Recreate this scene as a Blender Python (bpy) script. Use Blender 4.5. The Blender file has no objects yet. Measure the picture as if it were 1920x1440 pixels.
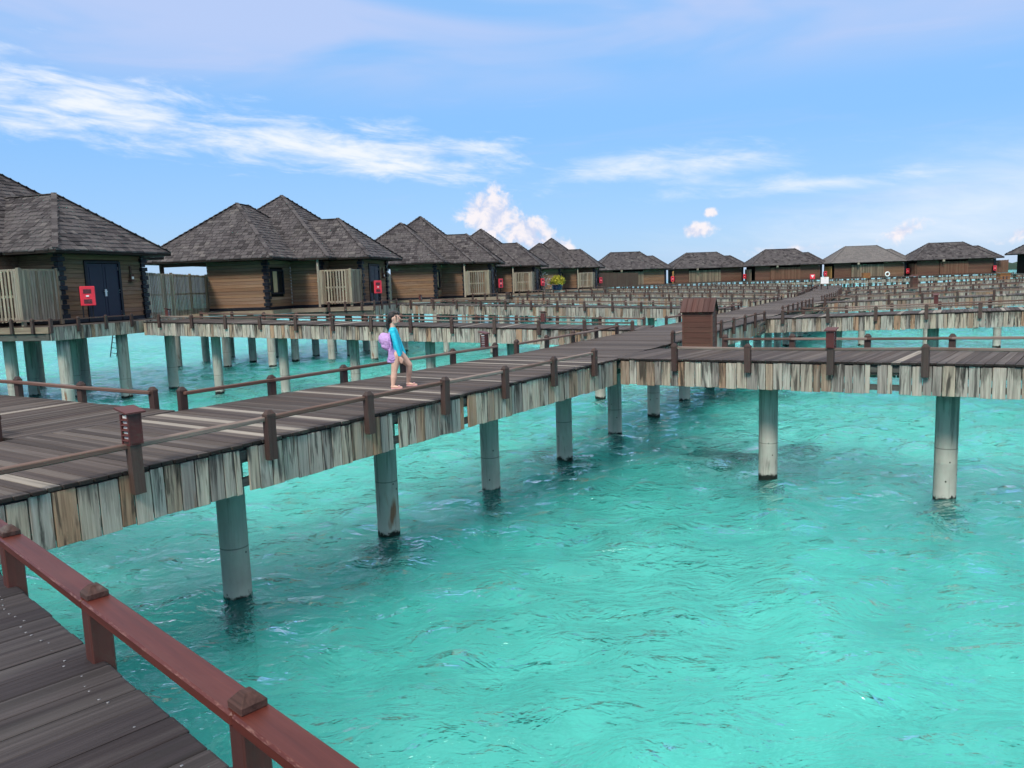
import bpy, math, random
import numpy as np
from mathutils import Matrix, Vector
R = math.radians
random.seed(7)
sc = bpy.context.scene
COL = sc.collection

# ------------------------------------------------------------------ camera
EYE = 3.732                      # camera height above the sea (z = 0)
F_PX, PITCH, ROLL = 1456.4, 0.1282, 0.0337
cd = bpy.data.cameras.new('camera'); cam = bpy.data.objects.new('camera', cd); COL.objects.link(cam)
cd.sensor_width = 36.0; cd.lens = F_PX / 1920 * 36; cd.clip_start = 0.05; cd.clip_end = 20000
cp, sp, cr, sr = math.cos(PITCH), math.sin(PITCH), math.cos(ROLL), math.sin(ROLL)
fw = Vector((0, cp, -sp)); r0 = Vector((1, 0, 0)); d0 = fw.cross(r0)
rv = cr * r0 + sr * d0; dv = -sr * r0 + cr * d0
cam.matrix_world = Matrix(((rv.x, -dv.x, -fw.x, 0), (rv.y, -dv.y, -fw.y, 0), (rv.z, -dv.z, -fw.z, EYE), (0, 0, 0, 1)))
sc.camera = cam

# ------------------------------------------------------------------ node helper
class NT:
    def __init__(s, tree): s.t = tree; s.n = tree.nodes; s.l = tree.links
    def new(s, typ, **kw):
        n = s.n.new(typ)
        for k, v in kw.items(): setattr(n, k, v)
        return n
    def put(s, sock, v):
        if v is None: return
        if isinstance(v, bpy.types.NodeSocket): s.l.new(v, sock)
        elif isinstance(v, (tuple, list)) and len(v) == 3 and sock.type == 'RGBA': sock.default_value = (*v, 1)
        else: sock.default_value = v
    def math(s, op, a, b=None, c=None, clamp=False):
        n = s.new('ShaderNodeMath', operation=op, use_clamp=clamp)
        for i, v in enumerate((a, b, c)): s.put(n.inputs[i], v)
        return n.outputs[0]
    def vmath(s, op, a, b=None):
        n = s.new('ShaderNodeVectorMath', operation=op); s.put(n.inputs[0], a); s.put(n.inputs[1], b)
        return n.outputs['Value'] if op in ('DOT_PRODUCT', 'LENGTH') else n.outputs[0]
    def mix(s, f, a, b, blend='MIX'):
        n = s.new('ShaderNodeMix', data_type='RGBA', blend_type=blend)
        s.put(n.inputs[0], f); s.put(n.inputs[6], a); s.put(n.inputs[7], b)
        return n.outputs[2]
    def noise(s, vec, scale=1, detail=3, rough=.55, dist=0, dim='3D', w=None):
        n = s.new('ShaderNodeTexNoise', noise_dimensions=dim)
        s.put(n.inputs['Vector'], vec); n.inputs['Scale'].default_value = scale
        n.inputs['Detail'].default_value = detail; n.inputs['Roughness'].default_value = rough
        n.inputs['Distortion'].default_value = dist
        if w is not None: s.put(n.inputs['W'], w)
        return n.outputs['Fac']
    def ramp(s, f, stops, interp='LINEAR'):
        n = s.new('ShaderNodeValToRGB'); s.put(n.inputs[0], f); cr_ = n.color_ramp; cr_.interpolation = interp
        while len(cr_.elements) < len(stops): cr_.elements.new(.5)
        for e, (p, c) in zip(cr_.elements, stops):
            e.position = p; e.color = (*c, 1) if isinstance(c, tuple) else (c, c, c, 1)
        return n.outputs[0]
    def step(s, f, a, b):
        n = s.new('ShaderNodeMapRange', interpolation_type='SMOOTHSTEP'); s.put(n.inputs[0], f)
        n.inputs[1].default_value = a; n.inputs[2].default_value = b
        return n.outputs[0]
    def sep(s, v):
        n = s.new('ShaderNodeSeparateXYZ'); s.put(n.inputs[0], v); return n.outputs
    def comb(s, x, y, z):
        n = s.new('ShaderNodeCombineXYZ')
        for i, v in enumerate((x, y, z)): s.put(n.inputs[i], v)
        return n.outputs[0]
    def rnd(s):
        a = s.new('ShaderNodeObjectInfo').outputs['Random']; b = s.new('ShaderNodeNewGeometry').outputs['Random Per Island']
        return s.math('FRACT', s.math('ADD', a, s.math('MULTIPLY', b, 7.31)))

# ------------------------------------------------------------------ world: hazy daylight sky with streaks and cumulus
SUN_EL, SUN_AZ = R(45), R(198)      # azimuth of the sun from +Y clockwise: behind the camera
w = bpy.data.worlds.new('World'); sc.world = w; w.use_nodes = True
t = NT(w.node_tree); t.n.clear()
sky = t.new('ShaderNodeTexSky', sky_type='NISHITA', sun_disc=False)
sky.sun_elevation = SUN_EL; sky.sun_rotation = SUN_AZ; sky.altitude = 0
sky.air_density = 1.0; sky.dust_density = 0.6; sky.ozone_density = 2.5
gen = t.new('ShaderNodeTexCoord').outputs['Generated']
dirn = t.vmath('NORMALIZE', gen)
sx, sy, sz = t.sep(dirn)
az = t.math('MULTIPLY', t.math('ARCTAN2', sx, sy), 57.2958)
el = t.math('MULTIPLY', t.math('ARCSINE', sz), 57.2958)
# veil: high thin cloud, everywhere in the sky
vv = t.comb(t.math('MULTIPLY', az, .030), t.math('MULTIPLY', el, .10), t.math('MULTIPLY', sy, .3))
veil = t.step(t.noise(vv, 1.5, 4, .5, .8), .30, .58)
veil2 = t.step(t.noise(t.comb(t.math('MULTIPLY', az, .06), t.math('MULTIPLY', el, .5), 3.3), 1.0, 4, .6, .5), .55, .8)
hi = t.step(el, 11.5, 17)
veilf = t.math('ADD', t.math('MULTIPLY', t.math('MULTIPLY', veil, hi), 1.0), t.math('MULTIPLY', veil2, .30), clamp=True)
ca_, sa_ = math.cos(R(-6)), math.sin(R(-6))
ux = t.math('ADD', t.math('MULTIPLY', az, ca_), t.math('MULTIPLY', el, sa_)); uy = t.math('SUBTRACT', t.math('MULTIPLY', el, ca_), t.math('MULTIPLY', az, sa_))
nstreak = t.noise(t.comb(t.math('MULTIPLY', ux, .17), t.math('MULTIPLY', uy, .75), 1.7), 1, 5, .62, .35)
ncum = t.noise(t.comb(az, el, 5.5), .95, 5, .58, .3)
def blob(a0, e0, ra, re, tilt, nz, nstr, lo, hi_):
    ca, sa = math.cos(R(tilt)), math.sin(R(tilt))
    v = t.vmath('MULTIPLY', t.vmath('SUBTRACT', t.comb(az, el, 0), (a0, e0, 0)), (1, 1, 0))
    x = t.vmath('DOT_PRODUCT', v, (ca / ra, sa / ra, 0)); y = t.vmath('DOT_PRODUCT', v, (-sa / re, ca / re, 0))
    rr = t.vmath('LENGTH', t.comb(x, y, 0))
    f = t.math('ADD', t.math('SUBTRACT', 1.0, rr), t.math('MULTIPLY', t.math('SUBTRACT', nz, .5), nstr))
    return t.step(f, lo, hi_)
streaks = [blob(-28, 12.0, 18, 2.4, -8, nstreak, 3.2, -.1, 1.2), blob(-12, 9.7, 17.5, 2.0, -6.5, nstreak, 3.0, -.1, 1.1),
           blob(-7, 8.7, 10, 1.0, -3, nstreak, 2.4, .0, .9), blob(11, 7.8, 13, 1.5, 2, nstreak, 2.6, .0, 1.6),
           blob(22, 6.0, 13, 1.0, 1, nstreak, 2.6, .0, 1.7), blob(36, 4.2, 22, 4.0, 8, nstreak, 1.2, -.4, 1.9)]
sf = streaks[0]
for s_ in streaks[1:]: sf = t.math('MAXIMUM', sf, s_)
cum = [blob(-1.1, 4.9, 2.3, 2.2, -20, ncum, 1.9, -.1, .55), blob(1.4, 3.6, 2.5, 1.5, -28, ncum, 1.9, -.1, .55), blob(3.3, 2.5, 1.8, .9, -10, ncum, 1.8, -.1, .6),
       blob(13.6, 3.3, 1.4, .7, 5, ncum, 1.6, .0, .65), blob(14.5, 4.45, .6, .4, 0, ncum, 1.6, .0, .65),
       blob(26.6, 2.5, 2.1, .8, 24, ncum, 2.0, .25, .9), blob(33.5, 2.2, 2.5, .7, 20, ncum, 2.0, .3, 1.0), blob(20, 1.7, 6, .6, 0, ncum, 2.0, .35, 1.4)]
cf = cum[0]
for s_ in cum[1:]: cf = t.math('MAXIMUM', cf, s_)
SKY_STR = 0.115
nish = t.mix(1.0, sky.outputs[0], (SKY_STR * .80, SKY_STR * .98, SKY_STR * 1.15), 'MULTIPLY')
grad = t.ramp(t.math('DIVIDE', el, 40.0, clamp=True), [(0, (.28, .37, .52)), (.06, (.245, .37, .545)), (.14, (.20, .355, .58)), (.26, (.155, .328, .595)), (.6, (.18, .345, .59))])
base = t.mix(t.math('MULTIPLY', t.step(el, 40, 14), .88), nish, grad)
base = t.mix(t.math('MULTIPLY', veilf, .72), base, (.345, .40, .575))
base = t.mix(t.math('MULTIPLY', t.step(el, 18, 42), .88), base, (.80, .78, .77))        # the thin white overcast thickens overhead
base = t.mix(t.math('MULTIPLY', sf, .92), base, (.58, .60, .645))
cshade = t.mix(t.step(ncum, .38, .62), (.40, .435, .555), (.62, .575, .585))
base = t.mix(t.math('MULTIPLY', cf, .92), base, cshade)
bg = t.new('ShaderNodeBackground'); t.put(bg.inputs[0], base); bg.inputs[1].default_value = 1.0
t.l.new(bg.outputs[0], t.new('ShaderNodeOutputWorld').inputs[0])

w.cycles.sampling_method = 'MANUAL'; w.cycles.sample_map_resolution = 256
sl = bpy.data.lights.new('sun', 'SUN'); sl.energy = 2.0; sl.angle = R(14); sl.color = (1, .92, .82)
sun = bpy.data.objects.new('sun', sl); COL.objects.link(sun)
sd = Vector((math.sin(SUN_AZ) * math.cos(SUN_EL), math.cos(SUN_AZ) * math.cos(SUN_EL), math.sin(SUN_EL)))
sun.rotation_euler = sd.to_track_quat('Z', 'Y').to_euler()
sun.location = (-30, -40, 60)
sc.view_settings.view_transform = 'Standard'; sc.view_settings.look = 'None'
sc.view_settings.exposure = 0.70; sc.view_settings.gamma = 1.0; sc.view_settings.use_curve_mapping = False
sc.cycles.max_bounces = 5; sc.cycles.diffuse_bounces = 3; sc.cycles.glossy_bounces = 3; sc.cycles.transparent_max_bounces = 6; sc.cycles.adaptive_threshold = .02; sc.cycles.caustics_reflective = False

# ------------------------------------------------------------------ materials
def mat(name):
    m = bpy.data.materials.new(name); m.use_nodes = True; q = NT(m.node_tree); q.n.clear()
    out = q.new('ShaderNodeOutputMaterial'); b = q.new('ShaderNodeBsdfPrincipled'); q.l.new(b.outputs[0], out.inputs[0])
    return m, q, b
def bump(q, b, h, strength=.4, dist=.01):
    n = q.new('ShaderNodeBump'); n.inputs['Strength'].default_value = strength; n.inputs['Distance'].default_value = dist
    q.put(n.inputs['Height'], h); q.l.new(n.outputs[0], b.inputs['Normal'])
def objc(q, seed=True):
    c = q.new('ShaderNodeTexCoord').outputs['Object']
    return c
def wood(name, cols, axis='z', grain=.5, stain=.5, rough=.75, rust=0.0, pale=0.0, spec=.3, bumpd=.006, top_dark=0.0):
    """weathered timber: colour picked per board, grain along the board, dark water stains and rust runs"""
    m, q, b = mat(name)
    rn = q.rnd(); c = objc(q)
    off = q.comb(q.math('MULTIPLY', rn, 37.0), q.math('MULTIPLY', rn, 91.0), q.math('MULTIPLY', rn, 53.0))
    c = q.vmath('ADD', c, off)
    n = len(cols); stops = [(i / n, col) for i, col in enumerate(cols)]
    base = q.ramp(rn, stops, 'CONSTANT')
    sc_ = {'x': (1.5, 45, 45), 'y': (45, 1.5, 45), 'z': (45, 45, 1.5)}[axis]
    sb = {'x': (.8, 9, 9), 'y': (9, .8, 9), 'z': (9, 9, .8)}[axis]
    g = q.noise(q.vmath('MULTIPLY', c, sc_), 1, 4, .65, .4)
    s1 = q.noise(q.vmath('MULTIPLY', c, sb), 1, 5, .6, 1.2)
    s2 = q.noise(q.vmath('MULTIPLY', c, tuple(v * .6 for v in sb)), 1, 4, .6, .6)
    base = q.mix(1.0, base, q.ramp(g, [(.25, 1 - grain), (.75, 1 + grain * .6)]), 'MULTIPLY')
    if pale: base = q.mix(q.math('MULTIPLY', q.step(s2, .5, .68), pale), base, (.36, .35, .33))
    if stain: base = q.mix(q.math('MULTIPLY', q.step(s1, .50, .66), stain), base, (.022, .021, .020))
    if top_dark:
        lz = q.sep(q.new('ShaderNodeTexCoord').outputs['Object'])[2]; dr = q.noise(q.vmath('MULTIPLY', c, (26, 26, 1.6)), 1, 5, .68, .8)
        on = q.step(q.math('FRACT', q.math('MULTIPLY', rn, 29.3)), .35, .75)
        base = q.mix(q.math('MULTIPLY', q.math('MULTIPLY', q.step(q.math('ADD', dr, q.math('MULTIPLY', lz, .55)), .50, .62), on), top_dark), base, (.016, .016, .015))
    if rust:
        rs = q.math('MULTIPLY', q.step(s2, .60, .74), q.math('GREATER_THAN', q.math('FRACT', q.math('MULTIPLY', rn, 13.7)), 1 - rust))
        base = q.mix(q.math('MULTIPLY', rs, .8), base, (.21, .085, .03))
    q.put(b.inputs['Base Color'], base); b.inputs['Roughness'].default_value = rough; b.inputs['Specular IOR Level'].default_value = spec
    bump(q, b, q.math('ADD', g, q.math('MULTIPLY', s1, .5)), .55, bumpd)
    return m
def paint(name, col, rough=.45, var=.12, spec=.4, metallic=0, scale=6, wear=0.0, wearcol=(.3, .25, .22)):
    m, q, b = mat(name); c = objc(q); n = q.noise(c, scale, 5, .6)
    base = q.mix(1.0, col, q.ramp(n, [(.3, 1 - var), (.7, 1 + var)]), 'MULTIPLY')
    if wear: base = q.mix(q.step(q.noise(c, scale * 7, 5, .7), .68 - wear * .1, .76 - wear * .1), base, wearcol)
    q.put(b.inputs['Base Color'], base); q.put(b.inputs['Roughness'], q.ramp(n, [(.3, rough * .8), (.7, min(1, rough * 1.2))]))
    b.inputs['Specular IOR Level'].default_value = spec; b.inputs['Metallic'].default_value = metallic
    return m
M = {}
M['deck'] = wood('deck_wood', [(0.068, 0.053, 0.048), (0.083, 0.067, 0.059), (0.056, 0.045, 0.040), (0.098, 0.081, 0.073), (0.074, 0.057, 0.049), (0.127, 0.108, 0.095), (0.064, 0.052, 0.047), (0.087, 0.071, 0.061), (0.076, 0.061, 0.055), (0.292, 0.267, 0.229), (0.072, 0.059, 0.052), (0.107, 0.092, 0.083), (0.061, 0.048, 0.045)], 'x', .45, .35, .7, pale=.14, spec=.15)
m_ = M['deck']; q_ = NT(m_.node_tree); b_ = [n for n in q_.n if n.type == 'BSDF_PRINCIPLED'][0]; src = b_.inputs['Base Color'].links[0].from_socket
ox = q_.sep(q_.new('ShaderNodeTexCoord').outputs['Object'])[0]
q_.put(b_.inputs['Base Color'], q_.mix(q_.math('MULTIPLY', q_.math('MULTIPLY', q_.math('GREATER_THAN', q_.math('ABSOLUTE', ox), .4955), q_.math('LESS_THAN', q_.math('ABSOLUTE', ox), .501)), .85), src, (.015, .013, .012)))
M['neardeck'] = wood('near_deck_wood', [(0.042, 0.036, 0.039), (0.054, 0.048, 0.050), (0.036, 0.030, 0.032), (0.061, 0.054, 0.055), (0.046, 0.040, 0.043)], 'x', .55, .45, .68, pale=.10, spec=.18, bumpd=.01)
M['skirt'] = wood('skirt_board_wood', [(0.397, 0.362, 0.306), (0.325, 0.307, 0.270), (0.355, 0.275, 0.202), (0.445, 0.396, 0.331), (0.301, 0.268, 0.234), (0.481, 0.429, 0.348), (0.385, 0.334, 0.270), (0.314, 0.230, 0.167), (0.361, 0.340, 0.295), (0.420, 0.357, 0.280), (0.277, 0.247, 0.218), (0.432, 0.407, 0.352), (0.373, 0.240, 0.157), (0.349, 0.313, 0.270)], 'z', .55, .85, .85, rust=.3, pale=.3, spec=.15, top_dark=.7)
M['skirtfar'] = wood('far_skirt_wood', [(0.341, 0.308, 0.263), (0.280, 0.261, 0.232), (0.305, 0.234, 0.174), (0.383, 0.337, 0.285), (0.259, 0.228, 0.201), (0.414, 0.365, 0.299), (0.331, 0.284, 0.232), (0.270, 0.196, 0.144), (0.310, 0.289, 0.254), (0.361, 0.304, 0.241), (0.238, 0.210, 0.187), (0.372, 0.347, 0.303), (0.321, 0.204, 0.135), (0.300, 0.266, 0.232)], 'z', .55, .85, .85, rust=.3, pale=.3, spec=.15)
M['post'] = wood('post_wood', [(0.060, 0.034, 0.029), (0.068, 0.041, 0.035), (0.051, 0.031, 0.027), (0.075, 0.047, 0.039), (0.061, 0.043, 0.037)], 'z', .35, .3, .6, spec=.3)
M['rail'] = wood('rail_wood', [(0.131, 0.083, 0.067), (0.148, 0.099, 0.081), (0.114, 0.074, 0.060), (0.182, 0.127, 0.106), (0.137, 0.077, 0.063), (0.228, 0.174, 0.148)], 'x', .45, .3, .7, pale=.2, spec=.15)
M['redrail'] = wood('red_painted_rail', [(0.085, 0.019, 0.013), (0.090, 0.021, 0.015)], 'x', .3, .12, .45, spec=.3, bumpd=.003)
m_ = M['redrail']; q_ = NT(m_.node_tree); b_ = [n for n in q_.n if n.type == 'BSDF_PRINCIPLED'][0]; src = b_.inputs['Base Color'].links[0].from_socket
co = q_.new('ShaderNodeTexCoord').outputs['Object']; ex_, ey_, ez_ = q_.sep(co)
edge_ = q_.math('MULTIPLY', q_.step(q_.math('ABSOLUTE', ey_), .0470, .0515), q_.step(ez_, .010, .017)); chip = q_.math('MULTIPLY', edge_, q_.step(q_.noise(q_.vmath('MULTIPLY', co, (14, 60, 60)), 1, 6, .75), .50, .60))
c1_ = q_.mix(q_.math('MULTIPLY', q_.step(q_.noise(q_.vmath('MULTIPLY', co, (2, 9, 9)), 1, 4, .6), .45, .7), .35), src, (.125, .040, .030))
q_.put(b_.inputs['Base Color'], q_.mix(q_.math('MULTIPLY', chip, .55), c1_, (.26, .14, .11)))
M['redpost'] = wood('red_painted_post', [(0.075, 0.026, 0.021), (0.084, 0.028, 0.022)], 'z', .22, .18, .5, spec=.4, bumpd=.003)
M['cap'] = wood('weathered_cap', [(0.071, 0.036, 0.030), (0.060, 0.033, 0.028)], 'x', .6, .65, .75, pale=.2, spec=.25)
M['beam'] = wood('beam_wood', [(.085, .09, .08), (.10, .10, .09)], 'x', .4, .5, .9, spec=.1)
M['fascia'] = wood('fascia_wood', [(0.252, 0.198, 0.144), (0.228, 0.180, 0.138), (0.276, 0.222, 0.168)], 'x', .35, .25, .8, spec=.2)
M['wall'] = wood('wall_plank_wood', [(0.241, 0.137, 0.079), (0.210, 0.123, 0.075), (0.259, 0.157, 0.096), (0.193, 0.118, 0.079), (0.229, 0.143, 0.096)], 'x', .4, .25, .8, pale=.12, spec=.15)
M['wallbrown'] = wood('brown_wall_wood', [(0.139, 0.073, 0.049), (0.123, 0.064, 0.046), (0.154, 0.083, 0.057)], 'x', .3, .2, .7, spec=.2)
M['fence'] = wood('fence_slat_wood', [(0.287, 0.247, 0.179), (0.224, 0.196, 0.152), (0.350, 0.305, 0.234), (0.182, 0.144, 0.104), (0.266, 0.236, 0.189)], 'z', .35, .3, .85, pale=.2, spec=.15)
M['fencegrey'] = wood('grey_fence_wood', [(0.206, 0.162, 0.117), (0.149, 0.119, 0.088), (0.262, 0.203, 0.146)], 'z', .35, .35, .85, spec=.12)
M['fencebrown'] = wood('brown_fence_wood', [(0.162, 0.084, 0.057), (0.142, 0.074, 0.050), (0.182, 0.101, 0.068)], 'z', .3, .2, .8, spec=.15)
M['fencegold'] = wood('golden_fence_wood', [(.34, .20, .07), (.31, .18, .065)], 'z', .25, .1, .7, spec=.2)
M['hut'] = wood('hut_wood', [(0.106, 0.048, 0.035), (0.096, 0.045, 0.033), (0.116, 0.056, 0.040)], 'x', .3, .2, .65, spec=.25)
M['hutroof'] = wood('hut_roof_wood', [(0.065, 0.022, 0.017), (0.074, 0.027, 0.020), (0.056, 0.020, 0.016)], 'z', .35, .2, .5, pale=.05, spec=.35)
M['lamp'] = paint('lamp_housing_paint', (.085, .024, .022), .5, .1, .35)
M['lampin'] = paint('lamp_frosted_glass', (.75, .72, .68), .5, .03)
M['navy'] = paint('navy_black_paint', (.008, .010, .017), .5, .2, .3)
M['door'] = paint('navy_door_paint', (.010, .014, .034), .45, .15, .35)
M['steel'] = paint('brushed_steel', (.6, .6, .6), .3, .05, .5, metallic=.9)
M['red'] = paint('fire_box_red', (.72, .035, .060), .35, .06, .4)
M['darkred'] = paint('fire_box_window', (.10, .02, .025), .25, .1, .5)
M['white'] = paint('white_paint', (.78, .78, .77), .5, .05)
M['curtain'] = paint('beige_curtain', (.42, .31, .19), .85, .1, .1)
M['void'] = paint('dark_interior', (.012, .011, .010), .9, .1, .1)
M['soffit'] = paint('dark_soffit', (.022, .018, .016), .85, .2, .1)
M['bolt'] = paint('bolt_metal', (.03, .025, .022), .5, .2, .4)
M['pot'] = paint('blue_glazed_pot', (.012, .020, .060), .25, .15, .6)
M['black'] = paint('black_metal', (.012, .012, .013), .5, .1, .3)
M['orangebox'] = wood('orange_planter_wood', [(.24, .095, .035)], 'x', .3, .15, .7)

# roof shingles
m, q, b = mat('cedar_shingles'); rn = q.rnd(); c = q.vmath('ADD', objc(q), q.comb(q.math('MULTIPLY', rn, 41.), q.math('MULTIPLY', rn, 77.), 0))
base = q.ramp(rn, [(0, (.058, .053, .056)), (.14, (.078, .071, .074)), (.3, (.046, .041, .044)), (.45, (.088, .081, .083)), (.6, (.066, .060, .063)), (.74, (.028, .025, .027)), (.82, (.080, .073, .074)), (.94, (.112, .104, .102))], 'CONSTANT')
g = q.noise(q.vmath('MULTIPLY', c, (16, 16, 5)), 1, 3, .6)
base = q.mix(1.0, base, q.ramp(g, [(.3, .72), (.7, 1.2)]), 'MULTIPLY')
big = q.noise(q.new('ShaderNodeTexCoord').outputs['Object'], .7, 3, .6)
base = q.mix(q.math('MULTIPLY', q.step(big, .52, .7), .35), base, (.095, .09, .084))
q.put(b.inputs['Base Color'], base); b.inputs['Roughness'].default_value = .8; b.inputs['Specular IOR Level'].default_value = .25
bump(q, b, g, .5, .02); M['shingle'] = m
M['paleshingle'] = wood('pale_shingles', [(.15, .142, .14), (.135, .128, .126), (.165, .155, .15)], 'z', .2, .05, .85, spec=.15)

# concrete pile: object origin sits at the water line
m, q, b = mat('pile_concrete'); c = objc(q); px_, py_, pz_ = q.sep(c); rn = q.new('ShaderNodeObjectInfo').outputs['Random']
cc = q.vmath('ADD', c, q.comb(q.math('MULTIPLY', rn, 30), 0, q.math('MULTIPLY', rn, 60)))
nA = q.noise(q.vmath('MULTIPLY', cc, (3, 3, 1.2)), 1.5, 5, .6); nB = q.noise(q.vmath('MULTIPLY', cc, (14, 14, 1.0)), 1, 4, .6)
col = q.ramp(nA, [(.3, (.34, .33, .285)), (.7, (.45, .44, .385))])
col = q.mix(q.math('MULTIPLY', q.step(pz_, .55, .80), q.step(nB, .28, .75)), col, (.33, .325, .28))  # darker upper part: streaky dirt, plus water-bounce shading put into the colour
col = q.mix(q.math('MULTIPLY', q.step(pz_, .25, .05), .5), col, (.52, .50, .44))
ring = q.math('LESS_THAN', q.math('ABSOLUTE', q.math('SUBTRACT', pz_, q.math('ADD', .62, q.math('MULTIPLY', rn, .25)))), .008)
col = q.mix(q.math('MULTIPLY', ring, .6), col, (.08, .08, .075))
vor = q.new('ShaderNodeTexVoronoi'); q.put(vor.inputs['Vector'], q.vmath('MULTIPLY', cc, (1, 1, .8))); vor.inputs['Scale'].default_value = 8
col = q.mix(q.math('MULTIPLY', q.math('LESS_THAN', vor.outputs['Distance'], .10), q.step(pz_, 1.0, .7)), col, (.02, .02, .02))
drip = q.noise(q.vmath('MULTIPLY', cc, (11, 11, .7)), 1, 5, .65, .5)
col = q.mix(q.math('MULTIPLY', q.step(q.math('ADD', drip, q.math('MULTIPLY', pz_, .05)), .56, .72), .62), col, (.10, .105, .09))
rs = q.math('MULTIPLY', q.step(q.noise(q.vmath('MULTIPLY', cc, (5, 5, .9)), 1, 3, .5), .63, .70), q.step(pz_, .75, .45))
col = q.mix(q.math('MULTIPLY', rs, .8), col, (.20, .07, .02))
algae = q.step(q.math('ADD', pz_, q.math('MULTIPLY', q.math('SUBTRACT', q.noise(cc, 9, 4, .7), .5), .26)), .085, .03)
col = q.mix(algae, col, (.010, .014, .012))
q.put(b.inputs['Base Color'], col); b.inputs['Roughness'].default_value = .8; b.inputs['Specular IOR Level'].default_value = .25
bump(q, b, q.math('ADD', nB, drip), .35, .015); M['pile'] = m

def leafmat(name, c1, c2):
    m, q, b = mat(name); rn = q.rnd(); q.put(b.inputs['Base Color'], q.ramp(rn, [(0, c1), (1, c2)])); b.inputs['Roughness'].default_value = .6
    return m
M['yellowleaf'] = leafmat('yellow_green_leaves', (.22, .24, .02), (.50, .45, .03))
M['greenleaf'] = leafmat('green_leaves', (.03, .07, .02), (.07, .13, .04))
M['petal'] = leafmat('white_petals', (.6, .58, .55), (.8, .78, .75))

# sea: clear shallow water over a sand floor
m = bpy.data.materials.new('sea_water'); m.use_nodes = True; q = NT(m.node_tree); q.n.clear()
pos = q.new('ShaderNodeNewGeometry').outputs['Position']
n1 = q.noise(q.vmath('MULTIPLY', pos, (1.0, 1.7, 1)), 1.5, 4, .55, .6); n2 = q.noise(q.vmath('MULTIPLY', pos, (1, 1.5, 1)), 6.0, 3, .55, .4)
bn = q.new('ShaderNodeBump'); bn.inputs['Strength'].default_value = 1.0; bn.inputs['Distance'].default_value = .20
q.put(bn.inputs['Height'], q.math('ADD', n1, q.math('MULTIPLY', n2, .25)))
inc = q.new('ShaderNodeNewGeometry').outputs['Incoming']
cosv = q.math('ABSOLUTE', q.vmath('DOT_PRODUCT', inc, bn.outputs[0]))
fr = q.math('ADD', .025, q.math('MULTIPLY', .975, q.math('POWER', q.math('SUBTRACT', 1.0, cosv, clamp=True), 4.6)), clamp=True)
tr = q.new('ShaderNodeBsdfTransparent'); q.put(tr.inputs[0], (.38, .95, .935))
gl = q.new('ShaderNodeBsdfGlossy'); gl.inputs['Roughness'].default_value = .03; q.put(gl.inputs['Color'], (1, 1, 1)); q.l.new(bn.outputs[0], gl.inputs['Normal'])
df = q.new('ShaderNodeBsdfDiffuse'); q.put(df.inputs[0], (.06, .58, .53))
body = q.new('ShaderNodeMixShader'); body.inputs[0].default_value = .22; rfr = q.new('ShaderNodeBsdfRefraction'); rfr.inputs['IOR'].default_value = 1.28; rfr.inputs['Roughness'].default_value = .03; q.put(rfr.inputs['Color'], (.38, .95, .935)); q.l.new(bn.outputs[0], rfr.inputs['Normal'])
tm = q.new('ShaderNodeMixShader'); tm.inputs[0].default_value = .80; q.l.new(tr.outputs[0], tm.inputs[1]); q.l.new(rfr.outputs[0], tm.inputs[2]); q.l.new(tm.outputs[0], body.inputs[1]); q.l.new(df.outputs[0], body.inputs[2])
mx = q.new('ShaderNodeMixShader'); q.put(mx.inputs[0], fr); q.l.new(body.outputs[0], mx.inputs[1]); q.l.new(gl.outputs[0], mx.inputs[2])
q.l.new(mx.outputs[0], q.new('ShaderNodeOutputMaterial').inputs[0]); M['sea'] = m
m, q, b = mat('sand_floor'); pos = q.new('ShaderNodeNewGeometry').outputs['Position']
nn = q.noise(pos, .22, 5, .6, .6); n3 = q.noise(pos, 1.6, 5, .65)
col = q.mix(q.math('MULTIPLY', q.step(nn, .42, .66), .75), (.90, .88, .80), (.58, .66, .58))
col = q.mix(1.0, col, q.ramp(n3, [(.3, .70), (.65, 1.08)]), 'MULTIPLY')
q.put(b.inputs['Base Color'], col); b.inputs['Roughness'].default_value = 1; b.inputs['Specular IOR Level'].default_value = 0; M['sand'] = m
M['coral'] = paint('dark_coral', (.012, .020, .016), .95, .4, .1)
M['island'] = paint('island_green', (.05, .075, .06), .95, .3, .05)
M['beach'] = paint('pale_beach_sand', (.66, .62, .54), .95, .06, .1)

# ------------------------------------------------------------------ mesh + object helpers
WM = {}
def mesh(name, verts, faces, material, smooth=False):
    me = bpy.data.meshes.new(name); me.from_pydata([tuple(v) for v in verts], [], faces); me.update()
    for mm in (material if isinstance(material, list) else [material]): me.materials.append(mm)
    if smooth: me.polygons.foreach_set('use_smooth', [True] * len(me.polygons))
    return me
def link(name, me, parent=None, mw=None):
    o = bpy.data.objects.new(name, me); COL.objects.link(o); mw = mw or Matrix()
    if parent is not None:
        o.parent = parent; o.matrix_basis = WM[parent].inverted() @ mw
    else: o.matrix_basis = mw
    WM[o] = mw
    return o
def tag(o, label=None, cat=None, group=None, kind=None):
    if label: o['label'] = label
    if cat: o['category'] = cat
    if group: o['group'] = group
    if kind: o['kind'] = kind
    return o
def thing(name, label, cat, mw=None, group=None):
    return tag(link(name, None, None, mw or Matrix()), label, cat, group)
def copy_tree(o, parent=None, mw=None):
    c = o.copy(); COL.objects.link(c)
    if parent is not None: c.parent = parent; c.matrix_basis = o.matrix_basis.copy(); WM[c] = WM[parent] @ c.matrix_basis
    else: c.matrix_basis = mw; WM[c] = mw
    for k in ('label',):
        if parent is None and k in c: del c[k]
    for ch in o.children: copy_tree(ch, c)
    return c
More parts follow.
